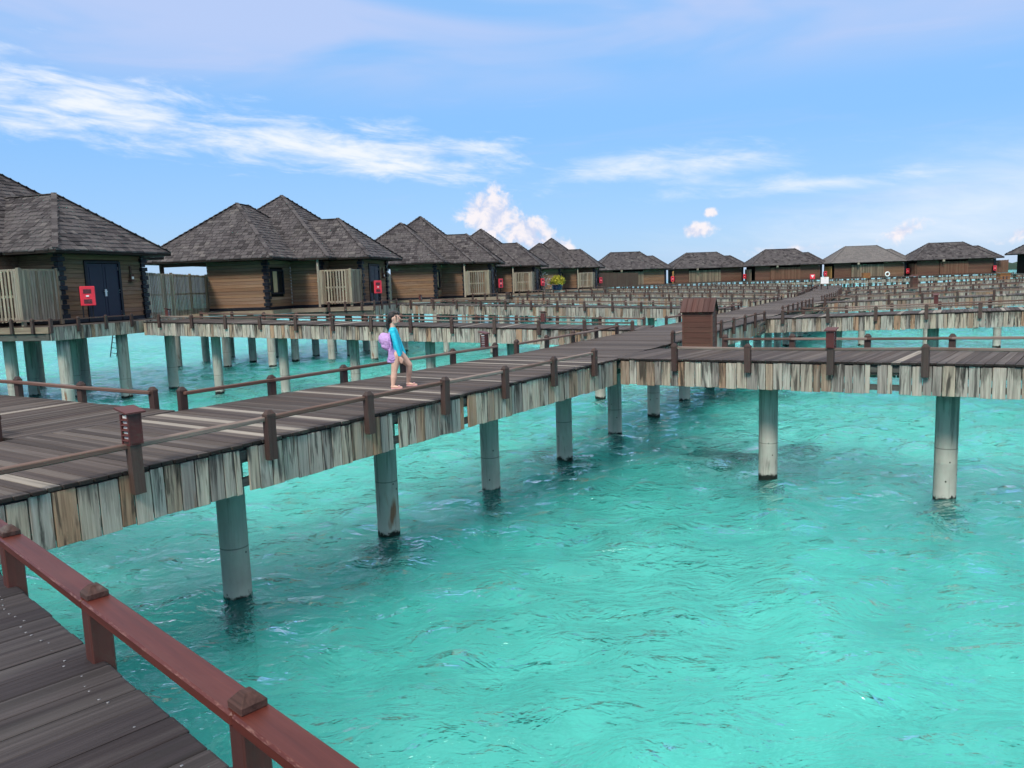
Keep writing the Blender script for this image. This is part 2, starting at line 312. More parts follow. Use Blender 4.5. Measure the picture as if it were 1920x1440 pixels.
class MB:
    """collects boxes and other simple solids into one mesh"""
    def __init__(s): s.v = []; s.f = []
    def add(s, v, f):
        k = len(s.v); s.v.extend(v); s.f.extend([tuple(i + k for i in ff) for ff in f]); return s
    def box(s, c, size, mw=None, taper=1.0):
        x, y, z = size[0] / 2, size[1] / 2, size[2] / 2; cx, cy, cz = c
        v = [Vector((cx + a * x * (taper if k > 0 else 1), cy + b_ * y * (taper if k > 0 else 1), cz + k * z)) for k in (-1, 1) for a, b_ in ((-1, -1), (1, -1), (1, 1), (-1, 1))]
        if mw is not None: v = [mw @ p for p in v]
        return s.add([tuple(p) for p in v], [(3, 2, 1, 0), (4, 5, 6, 7), (0, 1, 5, 4), (1, 2, 6, 5), (2, 3, 7, 6), (3, 0, 4, 7)])
    def bar(s, p, q_, wd, ht, up=(0, 0, 1)):
        p, q_ = Vector(p), Vector(q_); d = q_ - p; L = d.length; x = d / L; y = Vector(up).cross(x).normalized(); z = x.cross(y)
        c = (p + q_) / 2
        mw = Matrix(((x.x, y.x, z.x, c.x), (x.y, y.y, z.y, c.y), (x.z, y.z, z.z, c.z), (0, 0, 0, 1)))
        return s.box((0, 0, 0), (L, wd, ht), mw)
    def lathe(s, prof, n=20, c=(0, 0, 0)):
        v = []; f = []
        for r_, z in prof:
            for i in range(n):
                a = 2 * math.pi * i / n; v.append((c[0] + r_ * math.cos(a), c[1] + r_ * math.sin(a), c[2] + z))
        for j in range(len(prof) - 1):
            for i in range(n): f.append((j * n + i, j * n + (i + 1) % n, (j + 1) * n + (i + 1) % n, (j + 1) * n + i))
        f.append(tuple(range(n - 1, -1, -1))); f.append(tuple((len(prof) - 1) * n + i for i in range(n)))
        return s.add(v, f)
    def me(s, name, material, smooth=False): return mesh(name, s.v, s.f, material, smooth)
def frame(p, xdir, z=None):
    """matrix at p whose X runs along the horizontal direction xdir"""
    x = Vector((xdir[0], xdir[1], 0)).normalized(); y = Vector((-x.y, x.x, 0))
    return Matrix(((x.x, y.x, 0, p[0]), (x.y, y.y, 0, p[1]), (0, 0, 1, p[2] if z is None else z), (0, 0, 0, 1)))
def S(x, y, z): return Matrix.Diagonal((x, y, z, 1))
def T(x, y, z): return Matrix.Translation((x, y, z))
def bevelbox(name, material, bev=.06, seg=1, sag=0):
    """unit box with softened edges"""
    import bmesh
    bm = bmesh.new(); bmesh.ops.create_cube(bm, size=1)
    bmesh.ops.bevel(bm, geom=bm.edges[:], offset=bev, segments=seg, affect='EDGES', clamp_overlap=True)
    me = bpy.data.meshes.new(name); bm.to_mesh(me); bm.free(); me.materials.append(material); return me
def sizedbox(name, size, material, bev=.006):
    import bmesh
    bm = bmesh.new(); bmesh.ops.create_cube(bm, size=1)
    bmesh.ops.scale(bm, vec=size, verts=bm.verts)
    if bev: bmesh.ops.bevel(bm, geom=bm.edges[:], offset=bev, segments=1, affect='EDGES', clamp_overlap=True)
    me = bpy.data.meshes.new(name); bm.to_mesh(me); bm.free(); me.materials.append(material); return me

# shared meshes
DECK = 2.232; SKIRT_H = .455; PLANK = .125
def post_mesh(name, material, wd=.104, dp=.075, h=.51, capmat=None):
    mb = MB(); mb.box((0, 0, h / 2 - .21 - .035), (wd, dp, h - .07))
    k = h - .21 - .07
    mb.box((0, 0, k + .012), (wd + .006, dp + .006, .024)); mb.box((0, 0, k + .045), (wd, dp, .042), taper=.45)
    return mb.me(name, material)
ME_POST = post_mesh('post', M['post'])
ME_BOLT = MB().lathe([(.011, 0), (.011, .006), (.006, .009)], 8).me('bolt', M['bolt'])
random.seed(3)
SK_W = [.13, .15, .165, .18, .2]
ME_SK = [sizedbox('skirt_board', (wd - .011, .024, SKIRT_H + random.uniform(-.012, .012)), M['skirt'], .003) for wd in SK_W]
def pile_mesh(r, top, name='pile'):
    return MB().lathe([(r, -2.2), (r, -.5), (r, 0), (r, .3), (r, .618), (r * 1.004, .622), (r, .626), (r, top * .8), (r, top)], 28).me(name, M['pile'], True)
_pc = {}
def pile_me(r, top):
    k = (round(r, 3), round(top, 2))
    if k not in _pc: _pc[k] = pile_mesh(r, top)
    return _pc[k]
def shade_flat_ends(): pass

def lamp_post_light(loc, xdir, label):
    """louvred bollard light on top of a railing post"""
    mw = frame(loc, xdir); o = thing('bollard_light', label, 'light', mw, 'louvred lights on the railing posts')
    mb = MB(); w_, h_ = .125, .27
    for sx_ in (-1, 1):
        for sy_ in (-1, 1): mb.box((sx_ * (w_ / 2 - .009), sy_ * (w_ / 2 - .009), h_ / 2), (.018, .018, h_))
    mb.box((0, 0, .008), (w_ - .004, w_ - .004, .016)); mb.box((0, w_ / 2 - .006, h_ / 2), (w_ - .03, .008, h_ - .002))
    mb.box((0, -w_ / 2 + .006, h_ / 2), (w_ - .03, .008, h_ - .002))
    link('housing', mb.me('lamp_housing', M['lamp']), o, mw)
    link('diffuser', MB().box((0, 0, h_ / 2), (w_ * .72, w_ * .72, h_ * .9)).me('lamp_diffuser', M['lampin']), o, mw)
    for sx_ in (-1, 1):
        for k in range(5):
            ms = mw @ T(sx_ * (w_ / 2 - .008), 0, .045 + k * .045) @ Matrix.Rotation(sx_ * R(32), 4, 'Y')
            link('louvre', ME_LOUV, o, ms)
    rf = MB(); hw = w_ / 2 + .028
    rf.add([(-hw, -hw, h_ + .005), (hw, -hw, h_ + .005), (hw, hw, h_ + .045), (-hw, hw, h_ + .045), (-hw, -hw, h_ + .02), (hw, -hw, h_ + .02), (hw, hw, h_ + .062), (-hw, hw, h_ + .062)],
           [(3, 2, 1, 0), (4, 5, 6, 7), (0, 1, 5, 4), (1, 2, 6, 5), (2, 3, 7, 6), (3, 0, 4, 7)])
    link('roof', rf.me('lamp_roof', M['lamp']), o, mw)
    return o
ME_LOUV = MB().box((0, 0, 0), (.030, .090, .006)).me('louvre', M['lamp'])

# ------------------------------------------------------------------ boardwalks
def V2(x, y): return Vector((x, y))
def run(root, A, B, wd, zA, zB, planks=0, boards=(0, 0), posts=(0, 0), gaps=((), ()), step=1.46, phase=(0, 0), pile_row=None, pile_s=(), pile_r=.17, railing=True, missing=(), deckmat='deck', s_range=None, has_skirt=(True, True)):
    """one straight stretch of boardwalk from A to B (centre line). Side 0 = right of the walking direction, 1 = left.
    planks / boards / posts say how many of the first pieces become parts of their own; the rest are joined."""
    A, B = V2(*A), V2(*B); d = B - A; L = d.length; d = d / L; n = V2(-d.y, d.x)
    zf = lambda s: zA + (zB - zA) * s / L
    rnd = random.Random(int(A.x * 100 + A.y * 17))
    def ingap(side, s): return any(g0 <= s <= g1 for g0, g1 in gaps[side])
    # deck planks
    rest = MB(); cnt = 0; s = PLANK / 2
    while s < L:
        jt = .35 if deckmat == 'neardeck' else 1.0; p = A + d * s + n * rnd.uniform(-.010, .010) * jt; z = zf(s) - .018 + rnd.uniform(-.0025, .0025); ww = wd + rnd.uniform(-.015, .02) * jt
        mw = frame((p.x, p.y, z), (n.x, n.y)) @ Matrix.Rotation(rnd.uniform(-.002, .002), 4, 'Z')
        if cnt < planks: link('plank', ME_PLANK[rnd.randrange(len(ME_PLANK))] if deckmat == 'deck' else ME_NPLANK, root, mw @ S(ww, 1, 1))
        else: rest.box((0, 0, 0), (ww, PLANK - .008, .036), mw)
        cnt += 1; s += PLANK
    if rest.v: tag(link('planking', rest.me('planking', M[deckmat]), root), kind='stuff')
    # stringers
    for off in (-wd / 2 + .12, 0, wd / 2 - .12):
        mb = MB(); mb.bar((0, 0, 0), (L, 0, zB - zA), .09, .16); a = A + n * off
        link('stringer', mb.me('stringer', M['beam']), root, frame((a.x, a.y, zA - .125), d))
    # skirts
    for side in (0, 1):
        if not has_skirt[side]: continue
        sg = -1 if side == 0 else 1; rest = MB(); cnt = 0; s = 0
        while s < L:
            i = rnd.randrange(5); bw = SK_W[i]
            if s + bw > L: break
            sm = s + bw / 2; s += bw
            if ingap(side, sm): continue
            cut = .42 if side == 0 and any(abs(sm - q_) < bw / 2 for q_ in missing) else 1.0
            p = A + d * sm + n * sg * (wd / 2 - .03); z = zf(sm) - .045 - SKIRT_H / 2 + rnd.uniform(-.012, .006)
            mw = frame((p.x, p.y, z), d) @ Matrix.Rotation(rnd.gauss(0, .006), 4, 'Y')
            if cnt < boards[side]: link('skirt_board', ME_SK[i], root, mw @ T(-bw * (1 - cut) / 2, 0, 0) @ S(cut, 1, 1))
            else: rest.box((0, 0, 0), (bw - .012, .024, SKIRT_H + rnd.uniform(-.012, .012)), mw)
            cnt += 1
        if rest.v: tag(link('skirting', rest.me('skirting', M['skirtfar']), root), kind='stuff')
        # backing rails behind the boards
        for dz in (-.12, -.40):
            a = A + n * sg * (wd / 2 - .075)
            segs = [0.0] + [x for g in sorted(gaps[side]) for x in (max(0, g[0]), min(L, g[1]))] + [L]
            for k in range(0, len(segs), 2):
                if segs[k + 1] - segs[k] > .1:
                    mb = MB(); mb.bar((segs[k], 0, (zB - zA) * segs[k] / L), (segs[k + 1], 0, (zB - zA) * segs[k + 1] / L), .05, .09)
                    link('batten', mb.me('batten', M['beam']), root, frame((a.x, a.y, zA + dz), d))
    # railings
    for side in (0, 1):
        if not railing: break
        sg = -1 if side == 0 else 1; rest = MB(); rr = MB(); cnt = 0; prev = None; s = phase[side]
        while s <= L + .01:
            if ingap(side, s): prev = None; s += step; continue
            p = A + d * s + n * sg * (wd / 2 + .035); z = zf(s)
            mw = frame((p.x, p.y, z), d * sg) @ Matrix.Rotation(rnd.gauss(0, .012), 4, 'Y') @ Matrix.Rotation(rnd.gauss(0, .01), 4, 'X')
            if cnt < posts[side]:
                po = link('post', ME_POST, root, mw @ S(1, 1, rnd.uniform(.97, 1.03)))
                if cnt < 12:
                    for bz in (-.06, -.16): link('bolt', ME_BOLT, po, mw @ T(rnd.uniform(-.015, .015), -.038 if sg < 0 else -.038, bz) @ Matrix.Rotation(R(90), 4, 'X'))
            else: rest.box((0, 0, .045), (.12, .075, .51), mw)
            cur = A + d * s + n * sg * (wd / 2 - .005); curz = z + .21 + rnd.uniform(-.012, .012)
            if prev is not None:
                (pp, pz) = prev
                if cnt <= posts[side]:
                    dd = (cur - pp); ln = dd.length; mid = (pp + cur) / 2
                    slope = math.atan2(curz - pz, ln)
                    link('rail', ME_RAIL, root, frame((mid.x, mid.y, (pz + curz) / 2), dd) @ Matrix.Rotation(-slope, 4, 'Y') @ S(ln + .01, 1, 1))
                else: rr.bar((pp.x, pp.y, pz), (cur.x, cur.y, curz), .075, .042)
            prev = (cur, curz); cnt += 1; s += step
        if rest.v: tag(link('posts', rest.me('posts', M['post']), root), kind='stuff')
        if rr.v: tag(link('rails', rr.me('rails', M['rail']), root), kind='stuff')
    # piles and crossheads
    off = 0 if pile_row is None else pile_row
    for s in pile_s:
        p = A + d * s + n * off; top = zf(s) - .36
        link('pile', pile_me(pile_r, top), root, T(p.x, p.y, 0))
        mb = MB(); mb.box((0, 0, 0), (wd - .24, .26, .15)); c_ = A + d * s
        link('crosshead', mb.me('crosshead', M['beam']), root, frame((c_.x, c_.y, zf(s) - .285), n))
    return A, B, d, n, L
ME_PLANK = [sizedbox('plank', (1, PLANK - rv_, .036), M['deck'], .004) for rv_ in (.006, .009, .012)]
ME_NPLANK = sizedbox('plank', (1, PLANK - .007, .036), M['neardeck'], .004)
ME_RAIL = sizedbox('rail', (1, .078, .046), M['rail'], .008)

d1 = V2(math.cos(.9908), math.sin(.9908)); n1 = V2(-d1.y, d1.x)
PJ = V2(2.0845, 14.9488)                         # corner of main walkway and the near jetty on the right
c_at = lambda s: PJ + d1 * s + n1 * 1.35
main = thing('boardwalk', 'long grey main boardwalk running diagonally across the lagoon, girl standing on it', 'boardwalk')
a0 = c_at(-20.0)
run(main, a0, c_at(0.0), 2.70, DECK, DECK, planks=170, boards=(200, 0), posts=(20, 20), gaps=(((0, 8.6),), ((9.95, 12.40),)),
    step=1.465, phase=(20 - 11.36, .0 + (20 - 7.55) - 9 * 1.465 + 1.465), pile_row=-1.35 + 1.52, pile_s=[20 + 3.243 - 2.769 * k for k in range(2, 9) if 20 + 3.243 - 2.769 * k > 0], missing=(20 - 8.82, 20 - 6.5, 20 - 4.98))
mp = [c_at(0.0), V2(8.0, 28.1), V2(20.9, 53.0), V2(26.3, 65.0), V2(39.5, 96.0)]
def on_main(y):
    for a, b in zip(mp, mp[1:]):
        if a.y <= y <= b.y: f_ = (y - a.y) / (b.y - a.y); return a + (b - a) * f_, (b - a).normalized()
RJ = [27.8, 40.6, 53.2, 66.0, 79.0]              # y of the near corner of each jetty on the right
LJ = [23.6, 36.4, 49.2, 62.0, 75.0, 88.0]        # y of each jetty's middle on the left edge
for k, (a, b) in enumerate(zip(mp, mp[1:])):
    dd = (b - a).normalized(); L = (b - a).length
    rg = [((y - a.y) / dd.y - .1 + .7, (y - a.y) / dd.y + 2.9) for y in RJ]; lg = [((y - a.y) / dd.y - 1.35, (y - a.y) / dd.y + 1.25) for y in LJ]
    if k == 0: rg.append((-1, 2.5))
    run(main, a, b, 2.5, DECK, DECK, planks=(100, 30, 0, 0)[k], boards=((60, 0), (0, 0), (0, 0), (0, 0))[k], posts=((12, 12), (14, 14), (0, 0), (0, 0))[k], gaps=(rg, lg),
        phase=(.55, .58), pile_s=[.5 + 2.85 * i for i in range(int(L / 2.85) + 1)], pile_row=.15)

# camera-side jetty, lower left
eD = V2(.722, -.692); eN = V2(-eD.y, eD.x)        # runs towards the right, away from the main walkway
E0 = V2(-4.30, 5.53)
near = thing('boardwalk', 'dark plank jetty with red painted handrail in the bottom left corner', 'boardwalk')
c0 = E0 - eN * 1.1 + eD * (-.9); PLANK = .150
ME_NPLANK = sizedbox('plank', (1, PLANK - .007, .036), M['neardeck'], .004)
run(near, c0, c0 + eD * 15, 2.2, DECK, DECK, planks=60, boards=(0, 0), railing=False, deckmat='neardeck', pile_s=(2.5, 5.6, 8.7), gaps=((), ((0, .9),)))
scw = MB(); rs_ = random.Random(2)
for k in range(60):
    for off in (-.98, -.35, .35, .98):
        for dj in (-.045, .045):
            if rs_.random() < .25: continue
            p_ = c0 + eD * (PLANK * (k + .5) + dj + rs_.uniform(-.006, .006)) + eN * (off + rs_.uniform(-.02, .02))
            scw.lathe([(.0055, -.002), (.0055, .0012), (.003, .0018)], 6, (p_.x, p_.y, DECK + .0008))
tag(link('screws', scw.me('screws', M['steel']), near), kind='stuff')
PLANK = .125
import bmesh
def nearcap():
    bm = bmesh.new(); bmesh.ops.create_cube(bm, size=1); bmesh.ops.scale(bm, vec=(.086, .086, .026), verts=bm.verts)
    bmesh.ops.translate(bm, vec=(0, 0, .013), verts=bm.verts)
    tp = max(bm.faces, key=lambda f_: f_.calc_center_median().z)
    r_ = bmesh.ops.inset_region(bm, faces=[tp], thickness=.004, depth=0)
    ex = bmesh.ops.extrude_face_region(bm, geom=[tp]); vs = [v for v in ex['geom'] if isinstance(v, bmesh.types.BMVert)]
    c_ = sum((v.co for v in vs), Vector()) / 4
    for v in vs: v.co = c_ + (v.co - c_) * .42 + Vector((0, 0, .026))
    bmesh.ops.bevel(bm, geom=[e for e in bm.edges], offset=.003, segments=1, affect='EDGES', clamp_overlap=True)
    me = bpy.data.meshes.new('cap'); bm.to_mesh(me); bm.free(); me.materials.append(M['cap']); return me
ME_NCAP = nearcap(); ME_NPOST = sizedbox('post', (.085, .090, .55), M['redpost'], .006)
prs = None
cap_s = [(-2.70, 3.98), (-1.775, 3.085), (-.835, 2.175), (.10, 1.26), (1.04, .35), (1.98, -.56)]
for i, (x_, y_) in enumerate(cap_s):
    mw = frame((x_ + .012, y_ + .012, 0), eD)
    po = link('post', ME_NPOST, near, mw @ T(0, 0, DECK + .235 - .275)); link('cap', ME_NCAP, po, mw @ T(0, 0, DECK + .272))
    if i:
        a = Vector(cap_s[i - 1]); b = Vector((x_, y_)); mid = (a + b) / 2; ext = 1.2 if i == 1 else 0
        if i == 1: a = a - (b - a).normalized() * 1.0; mid = (a + b) / 2
        link('handrail', sizedbox('handrail', ((b - a).length - .003, .112, .046), M['redrail'], .008), near, frame((mid.x + .012, mid.y + .012, DECK + .249), b - a))

# jetties
def jetty(label, A, B, wd, zA, zB, phase=(.5, .5), **kw):
    j = thing('jetty', label, 'jetty', None, kw.pop('group', 'timber jetties branching off the main boardwalk'))
    run(j, A, B, wd, zA, zB, phase=phase, **kw); return j
e2 = V2(math.cos(-.6643), math.sin(-.6643)); m2 = V2(-e2.y, e2.x)
A2 = PJ + m2 * 1.113 - e2 * .30
J2 = jetty('grey timber jetty on the right foreground with pale striped deck planks', A2, A2 + e2 * 15.3, 2.226, DECK - .004, DECK + .28, phase=(.115, 1.5), step=1.375, gaps=(((0, .30),), ((0, 1.25),)),
      planks=110, boards=(75, 0), posts=(10, 10), pile_row=-1.113 + 1.02, pile_s=(2.858, 5.778, 8.7, 11.6), missing=(4.8, 5.12))
LJD = []
def left_jetty(y, end, zend, label, **kw):
    c_, dd = on_main(y); nn = V2(-dd.y, dd.x); st = c_ + nn * 1.26; B = V2(*end); L = (B - st).length
    ps = [1.6 + 2.95 * i for i in range(int((L - 1) / 2.95) + 1)]
    return jetty(label, st, B, 2.2, DECK, zend, phase=(.35, .35), pile_s=ps, **kw)
left_jetty(LJ[0], (-13.35, 30.15), 2.79, 'grey jetty behind the girl leading to the leftmost villa with the navy double door', planks=150, boards=(0, 140), posts=(14, 14))
left_jetty(LJ[1], (-6.0, 45.0), 2.80, 'second jetty on the left, leading to the three-peaked villa', boards=(0, 0), posts=(14, 14))
left_jetty(LJ[2], (.2, 62.3), 2.74, 'third jetty on the left, leading to the villa in the middle of the left row', posts=(0, 14))
left_jetty(LJ[3], (4.4, 77.5), 2.76, 'fourth jetty on the left, leading to the villa with the potted yellow shrub')
left_jetty(LJ[4], (12.9, 98.9), 2.78, 'fifth and farthest jetty on the left leading to the last three-peaked villa')
left_jetty(LJ[5], (22.0, 112.0), 2.78, 'thin far jetty in front of the first fenced villa of the back row')
# the jetty that leaves the main walkway to the left in the foreground
Am = c_at(-8.76) + n1 * 1.36 + V2(.489, .872) * .12
jetty('weathered jetty at the left edge with brown railing behind the louvred light', Am, Am + V2(-.872, .489) * 9, 2.0, DECK, DECK + .1, phase=(.45, .33), step=1.6, planks=60, boards=(0, 0), posts=(6, 6), pile_s=(3, 6))
names_r = ['second jetty on the right, behind the near one, with a brown louvred light', 'third jetty on the right, seen as rails and boards below the back row', 'fourth jetty on the right, thin and far', 'fifth jetty on the right, near the back row', 'farthest jetty on the right side']
for y, nm, k in zip(RJ, names_r, range(5)):
    c_, dd = on_main(y); nn = V2(-dd.y, dd.x); cor = c_ - nn * 1.25; ee = V2(.852, -.523) if k else V2(.862, -.507)
    st = cor + V2(-ee.y, ee.x) * 1.1; L = 19 + 2 * k
    jetty(nm, st, st + ee * L, 2.2, DECK, DECK + .028 * L, phase=(.6, .9), planks=(90, 0, 0, 0, 0)[k], boards=((110, 0), (0, 0), (0, 0), (0, 0), (0, 0))[k], posts=((12, 12), (12, 12), (0, 0), (0, 0), (0, 0))[k], pile_s=[2.2 + 2.95 * i for i in range(int(L / 2.95))])
far = jetty('long cross walkway on piles in front of the back row of villas', (30, 121.0), (112, 112.0), 2.4, 2.5, 2.8, pile_s=[1 + 3 * i for i in range(27)], group='walkways of the back row')

# lights on posts
lp = c_at(-9.895) - n1 * 1.375; lq = PJ - m2 * .03 + e2 * 3.94; lr = c_at(-.62) + n1 * 1.375
for (x_, y_, z_, dx, lb) in [(lp.x, lp.y, DECK + .245, d1, 'brown louvred light on the railing post nearest the camera, left'),
                         (lq.x, lq.y, DECK + .32, e2, 'dark red louvred light on the right foreground jetty railing'),
                         (lr.x, lr.y, DECK + .245, d1, 'small louvred light on the far railing, just right of the girl'),
                         (14.1, 25.75, DECK + .40, V2(.86, -.5), 'louvred light on the second jetty on the right'),
                         (1.02, 23.75, DECK + .33, V2(-.93, .36), 'orange-brown louvred light on the jetty behind the girl, right half'),
                         (-12.6, 28.8, DECK + .72, V2(-.93, .36), 'louvred light at the villa end of the jetty behind the girl'),
                         (-4.9, 43.2, 3.0, V2(-.9, .42), 'louvred light left of the girl, on the second jetty')]:
    lamp_post_light((x_, y_, z_ - .02), dx, lb)

# ------------------------------------------------------------------ villas
EZ = 2.54; SLOPE = .82; BASE = 2.86
BL = [(-7.47, 0, 0, 8.6), (-7.52, 1.72, 2.7, 11.94), (-5.0, 3.53, 3.77, 9.28)]      # umin, umax, vmin, vmax of the eaves
def hz(bk, u, v):
    a, b, c, d_ = bk; return EZ + SLOPE * min(u - a, b - u, v - c, d_ - v)
def roof_planes(bk):
    a, b, c, d_ = bk; h = min(b - a, d_ - c) / 2
    # each plane: origin on the eave, along direction, inward direction, eave length
    return [((a, c), (1, 0), (0, 1), b - a, h), ((b, c), (0, 1), (-1, 0), d_ - c, h), ((b, d_), (-1, 0), (0, -1), b - a, h), ((a, d_), (0, -1), (1, 0), d_ - c, h)]
def shingle_list(blocks, expo=.24, wid=.27, slope=SLOPE, seed=1, hzf=hz, keep=None):
    rnd = random.Random(seed); out = []; sl_ = math.sqrt(1 + slope * slope)
    for bi, bk in enumerate(blocks):
        for pi_, (o, al, inn, Lc, h) in enumerate(roof_planes(bk)):
            rows = int(h * sl_ / expo) + 1
            for r_ in range(rows):
                run_ = r_ * expo / sl_; run2 = run_ + expo / sl_ * 1.25
                if run_ > h - .05: break
                s0, s1 = run_, Lc - run_
                s = s0 - rnd.uniform(0, wid)
                while s < s1:
                    wv = wid * rnd.uniform(.6, 1.5); a_, b_ = max(s, s0), min(s + wv, s1); s += wv
                    if b_ - a_ < .05: continue
                    cu = o[0] + al[0] * (a_ + b_) / 2 + inn[0] * (run_ + .08); cv = o[1] + al[1] * (a_ + b_) / 2 + inn[1] * (run_ + .08)
                    zc = EZ + slope * (run_ + .08)
                    if any(hzf(o2, cu, cv) > zc + .22 for k2, o2 in enumerate(blocks) if k2 != bi): continue
                    if keep and not keep(bi, pi_, run_, (a_ + b_) / 2): continue
                    out.append((bi, pi_, o, al, inn, a_, b_, run_, min(run2, h), rnd.uniform(.035, .065), rnd.uniform(-.02, .025)))
    return out
def shingle_geo(sh, slope=SLOPE):
    bi, pi_, o, al, inn, a_, b_, r1, r2, th, jit = sh; r1 = r1 - .02 + jit
    # keep the upper corners inside the hip lines
    P = lambda s, r_, dz: (o[0] + al[0] * s + inn[0] * r_, o[1] + al[1] * s + inn[1] * r_, EZ + slope * r_ + dz)
    g = .010
    v = [P(a_ + g, r1, .012), P(b_ - g, r1, .012), P(b_ - g, r2, .004), P(a_ + g, r2, .004), P(a_ + g, r1, .012 + th), P(b_ - g, r1, .012 + th), P(b_ - g, r2, .020), P(a_ + g, r2, .020)]
    return v, [(3, 2, 1, 0), (4, 5, 6, 7), (0, 1, 5, 4), (1, 2, 6, 5), (2, 3, 7, 6), (3, 0, 4, 7)]
def roof_base(blocks, slope=SLOPE):
    mb = MB()
    for (a, b, c, d_) in blocks:
        h = min(b - a, d_ - c) / 2; zt = EZ + slope * h
        if b - a >= d_ - c: r1_, r2_ = (a + h, c + h, zt), (b - h, c + h, zt)
        else: r1_, r2_ = (a + h, c + h, zt), (a + h, d_ - h, zt)
        v = [(a, c, EZ), (b, c, EZ), (b, d_, EZ), (a, d_, EZ), r1_, r2_, (a, c, EZ - .09), (b, c, EZ - .09), (b, d_, EZ - .09), (a, d_, EZ - .09)]
        if b - a >= d_ - c: f = [(0, 1, 5, 4), (1, 2, 5), (2, 3, 4, 5), (3, 0, 4)]
        else: f = [(0, 1, 4), (1, 2, 5, 4), (2, 3, 5), (3, 0, 4, 5)]
        f += [(6, 7, 1, 0), (7, 8, 2, 1), (8, 9, 3, 2), (9, 6, 0, 3), (9, 8, 7, 6)]
        mb.add(v, f)
    return mb
def hip_caps(blocks, slope=SLOPE, hzf=hz):
    """overlapping cap boards along the hips and ridges, one list of solids"""
    out = []
    for bi, (a, b, c, d_) in enumerate(blocks):
        h = min(b - a, d_ - c) / 2; zt = EZ + slope * h
        r1_ = Vector((a + h, c + h, zt)); r2_ = Vector((b - h, c + h, zt)) if b - a >= d_ - c else Vector((a + h, d_ - h, zt))
        cs = [Vector((a, c, EZ)), Vector((b, c, EZ)), Vector((b, d_, EZ)), Vector((a, d_, EZ))]
        tgt = [r1_, r2_ if b - a >= d_ - c else r1_, r2_, r1_ if b - a >= d_ - c else r2_]
        for hi_i, (p, q_) in enumerate(list(zip(cs, tgt)) + [(r1_, r2_)]):
            Lh = (q_ - p).length; up_ = .030 if hi_i == 4 else .068
            if Lh < .3: continue
            k = int(Lh / .30) + 1
            for i in range(k):
                s = p + (q_ - p) * (i / k); e = p + (q_ - p) * min(1, (i + 1.02) / k); mid = (s + e) / 2
                if any(hzf(o2, mid.x, mid.y) > mid.z + .08 for k2, o2 in enumerate(blocks) if k2 != bi): continue
                out.append((s + Vector((0, 0, up_ + .003)), e + Vector((0, 0, up_))))
    return out
ZIG = MB()
for k in range(15):
    o_ = .05 if k % 2 else 0
    ZIG.box((.0, .0, .085 + k * .168), (.20 + o_ * 2, .20 + o_ * 2, .15))
ZIG_ME = ZIG.me('corner_post', M['navy'])
